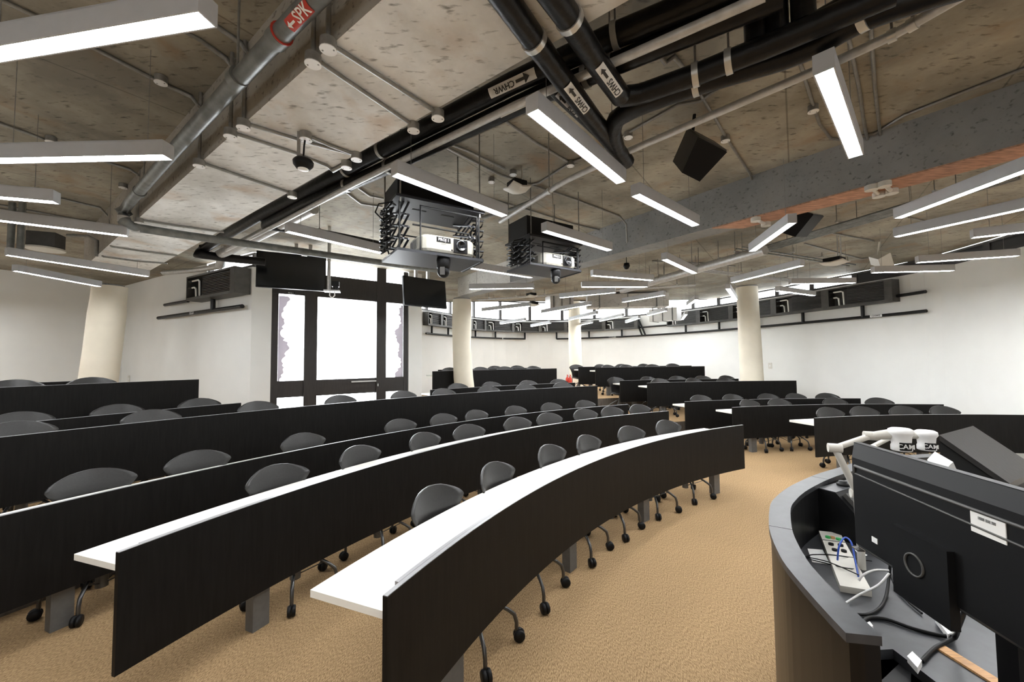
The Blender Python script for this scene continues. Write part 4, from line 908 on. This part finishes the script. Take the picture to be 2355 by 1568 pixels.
# left: round wall speaker/duct by the pillar, dark service boxes
x = P(105, 575, 3.05); t = thing('service_box', 'grey electrical box with round cream plate above the left pillar', 'electrical box', x)
b = B(); b.box((x.x, x.y, 3.17), (.26, .2, .17), .4); b.build('box', 'acf', t); b = B(); b.cyl((x.x, x.y), .17, 3.05, 3.07, 24); b.build('round_plate', 'offw', t)
b = B(); b.tube([(x.x+.2, x.y+.05, 3.25), (x.x+.42, x.y+.1, 3.25), (x.x+.5, x.y+.12, 3.2), (x.x+.5, x.y+.12, 3.0)], .018, 6); b.build('conduit_elbow', 'conduit', t)
for i, u in enumerate((25, 48)):
    x = P(u, 545, 3.1); b = B(); b.tube([(x.x, x.y, 2.95), (x.x, x.y, ZC)], .03, 8); tag(b.build('upright_pipe', 'galv'), ['left', 'right'][i]+' upright grey pipe behind the left edge lamps', 'pipe')
# wall tray left of the fan coil
q = [PY(375, 627, 7.2), PY(440, 622, 6.9), PY(505, 613, 6.5)]; b = B(); b.tube(q, .045, 4); tag(b.build('cable_trunking', 'galvl'), 'pale metal trunking along the top of the left wall', 'trunking')
q = [PY(505, 613, 6.5), PY(521, 565, 6.3)]; b = B(); b.tube(q, .07, 4); tag(b.build('cable_trunking', 'galvl'), 'wide slanting trunking piece above the wall corner', 'trunking')
# switches, extinguisher
for (u, v, pts, l) in ((299, 871, LW, 'by the left pillar'), (1771, 841, FAR, 'on the right wall by the straight pillar')):
    p = inw(u, pts, .008); Y = p.y; z = PY(u, v, Y).z; c = inw(u+3, pts, .008); e = (c-p).normalized(); t = thing('light_switch', 'pale wall switch plate '+l, 'switch', (p.x, p.y, z)); b = B(); b.box((p.x, p.y, z), (.10, .012, .16), math.atan2(e.y, e.x)); b.build('plate', 'offw', t); b = B(); b.box((p.x+e.y*.008, p.y-e.x*.008, z), (.03, .008, .05), math.atan2(e.y, e.x)); b.build('rocker', 'white', t)
x = PY(1305, 880, 13.6)
for k in (0, 1):
    c = Vector((x.x+.0+.09*k, 13.6-.05*k, Z2)); t = thing('fire_extinguisher', ['left', 'right'][k]+' red fire extinguisher of the pair by the far pillar', 'fire extinguisher', c)
    b = B(); b.lathe([(0, 0), (.055, 0), (.06, .02), (.06, .36), (.05, .41), (.02, .44), (.018, .48)], c, 16); b.build('cylinder', 'red', t)
    b = B(); b.box(c+Vector((0, 0, .50)), (.03, .09, .03)); b.build('handle', 'red', t); b = B(); b.tube([c+Vector((.02, 0, .48)), c+Vector((.07, 0, .44)), c+Vector((.072, 0, .25))], .008, 5); b.build('hose', 'rubber', t)
# ---------------------------------------------------------------- lectern
ZP = 1.0
outer = [P(u, v, ZP).xy for u, v in [(1945, 1455), (1879, 1384), (1810, 1303), (1786, 1262), (1771.6, 1225), (1768, 1198), (1771.6, 1160), (1786, 1141), (1810, 1122), (1845, 1104), (1879, 1090), (1922, 1077)]]+[Vector((2.35, 2.62)), Vector((2.85, 2.72))]
outer = cr_spline(outer, 3)
inner = []
for i, p in enumerate(outer):
    e = (outer[min(i+1, len(outer)-1)]-outer[max(i-1, 0)]).normalized(); inner.append(p+Vector((e.y, -e.x))*.075)
pod = thing('lectern_desk', 'large curved black lectern with a raised grey rim at the right', 'lectern', (1.4, 1.6, 0))
N_ = len(outer)
def strip(b, A_, B_, z0, z1):
    for i in range(len(A_)-1):
        a, c, d, e = A_[i], A_[i+1], B_[i+1], B_[i]
        b.hexa([(a.x, a.y, z0), (c.x, c.y, z0), (d.x, d.y, z0), (e.x, e.y, z0)][::-1], [(a.x, a.y, z1), (c.x, c.y, z1), (d.x, d.y, z1), (e.x, e.y, z1)][::-1])
jo = [i for i, p in enumerate(outer) if p.y < P(1768, 1205, ZP).y][-1]; j2 = [i for i, p in enumerate(outer) if p.y < P(1862, 1092, ZP).y][-1]
for a, c in ((0, jo), (jo, j2), (j2, N_-1)):
    b = B(); oo = [p.copy() for p in outer[a:c+1]]; ii = [p.copy() for p in inner[a:c+1]]
    if c < N_-1: d = (oo[-2]-oo[-1]).normalized()*.004; oo[-1] = oo[-1]+d; ii[-1] = ii[-1]+d
    strip(b, oo, ii, ZP-.022, ZP); b.build('rim', 'pod', pod)
def inset(k): return [o.lerp(i_, k) for o, i_ in zip(outer, inner)]
b = B(); strip(b, inset(.08), inset(.5), 0, ZP-.022); b.build('outer_side', 'podb', pod)
b = B(); strip(b, inset(.5), inset(.94), .5, ZP-.022); b.build('inner_side', 'rubber', pod)
surf = [(p.x, p.y) for p in inset(.94)[6:]]+[(2.85, .55), (1.175, .55), (1.175, 1.28)]
b = B(); b.prism(surf[::-1], .72, .75); b.build('desk_surface', 'pod', pod)
b = B(); b.prism([(1.2, .57), (2.8, .57), (2.8, 2.4), (1.8, 2.1), (1.35, 1.7), (1.2, 1.25)], 0, .72); b.build('cabinet', 'rubber', pod)
b = B(); b.prism([(outer[0].x+.01, outer[0].y+.005), (inner[0].x+.05, inner[0].y+.0), (1.2, 1.25), (1.19, 1.27), (inner[0].x, inner[0].y+.12)], 0, .72); b.build('knee_shade_panel', 'rubber', pod)  # black panel added where the knee space is only in shadow
a_, c_ = P(2152, 1487, .752), P(2300, 1580, .752); e = (c_-a_); b = B(); m_ = (a_+c_)/2; b.box((m_.x+.01, m_.y-.0, .753), (e.length, .035, .006), math.atan2(e.y, e.x)); b.build('carpet_gap_strip', 'tan', pod)  # added strip stands in for lit carpet seen through a gap
# monitor seen from behind
A1, dm = Vector((1.135, 1.352, 0)), Vector((-.128, -.992, 0)).normalized(); nm_ = Vector((-1, .13, 0)).normalized()
mon = thing('computer_monitor', 'large black monitor seen from behind on the lectern', 'monitor', (1.11, 1.05, .75)); ML = .62; zb_, zt_ = 1.03, 1.372
def MP(s, n_, z): v = A1+dm*s+nm_*n_; return Vector((v.x, v.y, z))
romon = math.atan2(dm.y, dm.x)
b = B(); c = MP(ML/2, -.02, (zb_+zt_)/2); b.box(c, (ML, .022, zt_-zb_), romon); b.build('frame', 'rubber', mon)
b = B()
q1 = [(0, -.01, zb_), (ML, -.01, zb_), (ML, -.01, zt_), (0, -.01, zt_)]; q2 = [(.02, .012, zb_+.02), (ML-.02, .012, zb_+.02), (ML-.02, .012, zt_-.045), (.02, .012, zt_-.045)]
b.hexa([MP(*x) for x in q1], [MP(*x) for x in q2]); b.build('back_shell', 'rubber', mon)
b = B(); b.tube([MP(.03, .012, zt_-.095), MP(.035, .014, zt_-.07), MP(ML-.05, .014, zt_-.07)], .004, 6); b.tube([MP(.03, .012, zt_-.095), MP(ML-.05, .014, zt_-.112)], .003, 6); b.build('rib', 'acf', mon)
b = B(); b.box(MP(.275, .018, 1.085), (.17, .022, .19), romon); b.build('mount_block', 'rubber', mon)
b = B(); b.box(MP(.34, -.12, .96), (.05, .03, .42), romon); b.box(MP(.34, -.07, 1.1), (.05, .10, .05), romon); b.build('stand_neck', 'rubber', mon)
mm = Matrix((dm, Vector((0, 0, 1)), nm_)).transposed(); b = B(); b.lathe([(.030, 0), (.030, .004), (.026, .004), (.026, 0)], MP(.265, .029, 1.10), 24, mm); b.build('cable_ring', 'acf', mon)
b = B(); b.box(MP(.34, -.14, .757), (.24, .18, .014), romon); b.build('stand_foot', 'rubber', mon)
b = B(); c = MP(.445, .0135, 1.274); b.box(c, (.075, .002, .046), romon); b.build('sticker', 'label', mon)
for i, z in enumerate((1.288,)): text('|||||||| |||||| |||||', MP(.445, .0155, z), -dm if False else dm, nm_, .007, 'ink', mon, 'sticker_print', .0002)
b = B(); b.box(MP(.105, .0135, 1.095), (.022, .002, .016), romon); b.build('small_sticker', 'label', mon)
b = B(); b.box(MP(.02, .006, zb_+.0), (.03, .02, .004), romon); b.build('port', 'acf', mon)
# control panel box with touch screen
cpx = P(1905, 1105, 1.04); t = thing('control_panel', 'black wedge box with a sloping touch panel on the lectern', 'control panel', (1.65, 2.0, .75))
K = [P(1870, 1118, 1.06), P(1912, 1092, 1.06), P(1955, 1125, 1.06), P(1910, 1140, 1.06)]
o_ = K[0]; ex = Vector((.80, .60, 0)); ey = Vector((-.6, .8, 0)); o_ = Vector((1.58, 2.10, 0)); ex = Vector((.447, -.894, 0)); ey = Vector((.894, .447, 0))
def KP(x, y, z): v = o_+ex*x+ey*y; return Vector((v.x, v.y, z))
b = B(); prf = [(0, .75), (0, .976), (.08, .976), (.25, .80), (.25, .75)]
b.add([KP(x, 0, z) for x, z in prf]+[KP(x, .30, z) for x, z in prf], [(0, 1, 2, 3, 4), (9, 8, 7, 6, 5)]+[(i, 5+i, 5+(i+1) % 5, (i+1) % 5) for i in range(5)]); b.build('wedge_box', 'rubber', t)
b = B(); b.hexa([KP(.0, 0, .976), KP(.08, 0, .976), KP(.08, .30, .976), KP(0, .30, .976)], [KP(.0, 0, .98), KP(.08, 0, .98), KP(.08, .30, .98), KP(0, .30, .98)]); b.build('top_plate', 'pod', t)
nv = Vector((ex.x*.719, ex.y*.719, .695)).normalized()
def SP(s, y, n_): v = KP(.08+.17*s, y, .976-.176*s)+nv*n_; return v
b = B(); b.hexa([SP(.08, .03, .001), SP(.92, .03, .001), SP(.92, .27, .001), SP(.08, .27, .001)], [SP(.08, .03, .022), SP(.92, .03, .022), SP(.92, .27, .022), SP(.08, .27, .022)]); b.build('touch_panel', 'acf', t)
b = B(); b.hexa([SP(.35, .06, .023), SP(.5, .06, .023), SP(.5, .11, .023), SP(.35, .11, .023)], [SP(.35, .06, .025), SP(.5, .06, .025), SP(.5, .11, .025), SP(.35, .11, .025)]); b.build('sticker', 'label', t)
c = KP(.04, .16, .98); b = B(); b.lathe([(0, 0), (.028, 0), (.028, .010), (.018, .012), (.018, .022), (0, .022)], c, 16); t2 = thing('puck_button', 'round black puck on top of the control box', 'button', c); b.build('body', 'rubber', t2)
# document cameras
def doccam(label, pts, r, head, big):
    pts = [Vector((pts[0].x+.03, pts[0].y+.03, .75))]+pts
    t = thing('document_camera', label, 'document camera', pts[0]); 
    for i, (a, c) in enumerate(zip(pts[:-1], pts[1:])):
        b = B(); b.tube([a, c], r*(1.15-.08*i), 10); b.build('arm', 'offw', t)
        b = B(); b.tube([c+Vector((-.022, .01, 0)), c+Vector((.022, -.01, 0))], r*1.5, 14); b.build('joint', 'offw', t)
    h = Vector(head); b = B(); b.tube([pts[-1], h+Vector((0, 0, .02))], r*1.25, 10, r2=r*2); b.build('head_arm', 'offw', t)
    b = B(); b.lathe([(0, .042), (.030, .042), (.040, .036), (.042, .022), (.034, .010), (.031, -.022), (.034, -.028), (.034, -.046), (.030, -.05), (0, -.05)], h, 20); b.build('camera_head', 'white', t)
    pl_ = (CAM-h); pl_.z = 0; pl_.normalize(); sd = Vector((0, 0, 1)).cross(pl_); b = B(); V = []; kk = 8
    for z in (-.044, -.012):
        for i in range(kk+1):
            a = -.15+1.2*i/kk; V.append(h+(pl_*math.cos(a)+sd*math.sin(a))*(.0355)+Vector((0, 0, z)))
    b.add(V, [(i, i+1, kk+2+i, kk+1+i) for i in range(kk)]); b.build('name_label', 'rubber', t)
    an = .38; d = pl_*math.cos(an)+sd*math.sin(an); text('CAM', h+d*.0375+Vector((0, 0, -.028)), Vector((0, 0, 1)).cross(d), d, .026, 'label', t)
yy = 1.72
doccam('nearer white document camera arm reaching over the monitor', [PY(1972, 1135, 1.72), PY(1920, 1030, 1.72), PY(2003, 1002, 1.72)], .0125, PY(2072, 1008, 1.66), 1)
doccam('farther white document camera arm behind the nearer one', [PY(2010, 1120, 1.95), PY(2000, 1030, 1.95), PY(2060, 1000, 1.95)], .0105, PY(2130, 1010, 1.90), 0)
# sloping lectern hood behind the monitor
t = thing('sloping_hood', 'dark grey sloping hood standing behind the monitor', 'equipment hood', PY(2250, 1060, 2.0))
q = [PY(2160, 1000, 2.1), PY(2238, 979, 2.3), PY(2390, 1078, 2.15)]; q.append(q[0]+q[2]-q[1])
b = B(); b.hexa([v-Vector((0, 0, .0)) for v in q], [Vector((v.x, v.y, v.z-.03)) for v in q]); b.build('sloping_panel', 'shell', t)
b = B(); dn = [Vector((v.x, v.y, max(.75, v.z-.16))) for v in q]; b.hexa([Vector((v.x+.01, v.y+.01, v.z-.03)) for v in q], dn); b.build('hood_body', 'rubber', t)
for v in (q[1], q[2]): b = B(); b.box((v.x-.03, v.y-.06, (.75+v.z-.1)/2), (.05, .05, v.z-.1-.75)); b.build('support', 'rubber', t)
q = [PY(2150, 1038, 2.0), PY(2192, 1062, 1.85)]; b = B(); b.hexa([q[0], q[1], q[1]+Vector((.0, .04, -.05)), q[0]+Vector((0, .04, -.05))], [v+Vector((.02, .0, -.05)) for v in (q[0], q[1], q[1]+Vector((0, .04, -.05)), q[0]+Vector((0, .04, -.05)))])
for v_ in (q[0], q[1]): b.box((v_.x+.01, v_.y+.03, (.75+v_.z-.06)/2), (.01, .01, v_.z-.06-.75))
tag(b.build('worktop_wedge', 'top'), 'small cream wedge beside the document camera', 'wedge')  # free-standing wedge stands in for a corner of worktop
# socket tray, papers, cables
def flat(name, label, cat, px, z, th, m):
    q = [P(u, v, z) for u, v in px]; t = thing(name, label, cat, q[0]); b = B(); b.hexa([(v.x, v.y, z-th) for v in q], q); b.build('body', m, t); return t, q
t, q = flat('socket_tray', 'pale metal socket tray with green lit connectors on the lectern', 'socket panel', [(1883, 1220), (1932, 1225), (2005, 1358), (1932, 1346)], .775, .024, 'offw')
def tp(a, c): return q[0].lerp(q[3], a).lerp(q[1].lerp(q[2], a), c)
for a in (.21, .50):
    b = B(); b.hexa([tp(a, .0), tp(a, 1), tp(a+.008, 1), tp(a+.008, 0)], [x+Vector((0, 0, .003)) for x in (tp(a, .0), tp(a, 1), tp(a+.008, 1), tp(a+.008, 0))]); b.build('seam', 'conduit', t)
for a, c, m_ in ((.15, .3, 'green'), (.15, .5, 'tan'), (.17, .75, 'green'), (.3, .3, 'rubber'), (.3, .7, 'rubber'), (.41, .35, 'rubber'), (.41, .72, 'rubber')):
    x = tp(a, c); b = B(); b.cyl((x.x, x.y), .011, x.z, x.z+.008, 10); b.build('socket', m_, t)
flat('paper_sheet', 'white printed sheet lying under the cables, left of the tray', 'paper', [(1857, 1261), (1892, 1264), (1910, 1298), (1868, 1292)], .752, .001, 'label')
flat('paper_sheet', 'white paper corner right of the socket tray', 'paper', [(1965, 1262), (1995, 1276), (1990, 1278), (1972, 1272)], .752, .001, 'label')
def cable(label, pts, r, m):
    q = cr_spline([P(u, v, z) for u, v, z in pts], 5); b = B(); b.tube(q, r, 6); o = b.build('cable', m); tag(o, label, 'cable'); return o
def cr_spline(pts, k=4):
    out = []
    for i in range(len(pts)-1):
        p = [Vector(pts[max(0, min(len(pts)-1, i+j))]) for j in (-1, 0, 1, 2)]
        for s in range(k):
            t = s/k; out.append(.5*((2*p[1])+(p[2]-p[0])*t+(2*p[0]-5*p[1]+4*p[2]-p[3])*t*t+(3*p[1]-p[0]-3*p[2]+p[3])*t**3))
    out.append(Vector(pts[-1])); return out
cable('bright blue cable looping out of the socket tray', [(1926, 1288, .78), (1930, 1255, .84), (1943, 1236, .86), (1958, 1248, .85), (1966, 1285, .80), (1974, 1325, .78)], .0035, 'blue')
cable('thin black cable across the paper sheet', [(1848, 1281, .757), (1870, 1275, .757), (1925, 1277, .785), (1975, 1286, .76), (2005, 1290, .757)], .0022, 'rubber')
cable('second thin black cable below the first', [(1848, 1282, .757), (1900, 1295, .757), (1940, 1305, .785), (1980, 1310, .76)], .0022, 'rubber')
cable('third thin black cable ending on the tray', [(1850, 1280, .757), (1905, 1292, .785), (1975, 1322, .785)], .0022, 'rubber')
cable('pale grey cable arching over the tray end', [(1975, 1335, .80), (1985, 1322, .82), (2012, 1311, .83), (2045, 1312, .84)], .0042, 'galvl')
cable('pale cable running to the tray edge', [(1935, 1393, .757), (1975, 1368, .77), (2020, 1345, .80), (2045, 1318, .84)], .0042, 'galvl')
cable('thick black cable curving below the tray', [(1950, 1409, .757), (1990, 1413, .757), (2020, 1400, .757), (2038, 1370, .757), (2045, 1320, .80), (2048, 1290, .88)], .005, 'rubber')
cable('thick black cable along the lectern to the connector', [(1985, 1430, .757), (2000, 1420, .757), (2040, 1424, .757), (2100, 1445, .757), (2160, 1460, .757), (2200, 1465, .77)], .006, 'rubber')
cable('black cable from the connector up to the monitor', [(2120, 1520, .757), (2150, 1490, .757), (2195, 1465, .77), (2205, 1440, .85), (2220, 1400, .95)], .006, 'rubber')
cable('black cable beside the monitor foot', [(2045, 1310, .78), (2060, 1350, .76), (2085, 1380, .757), (2120, 1410, .757)], .004, 'rubber')
for (px, l) in (([(2150, 1418), (2166, 1412), (2198, 1450), (2180, 1458)], 'white tagged plug at the end of the thick cable'), ([(1988, 1435), (2000, 1428), (2008, 1438), (1996, 1448)], 'pale cable tag near the lectern edge'), ([(2086, 1508), (2098, 1497), (2120, 1518), (2110, 1535)], 'grey cable clip on the lectern edge')):
    flat('cable_tag', l, 'tag', px, .775, .018, 'white')
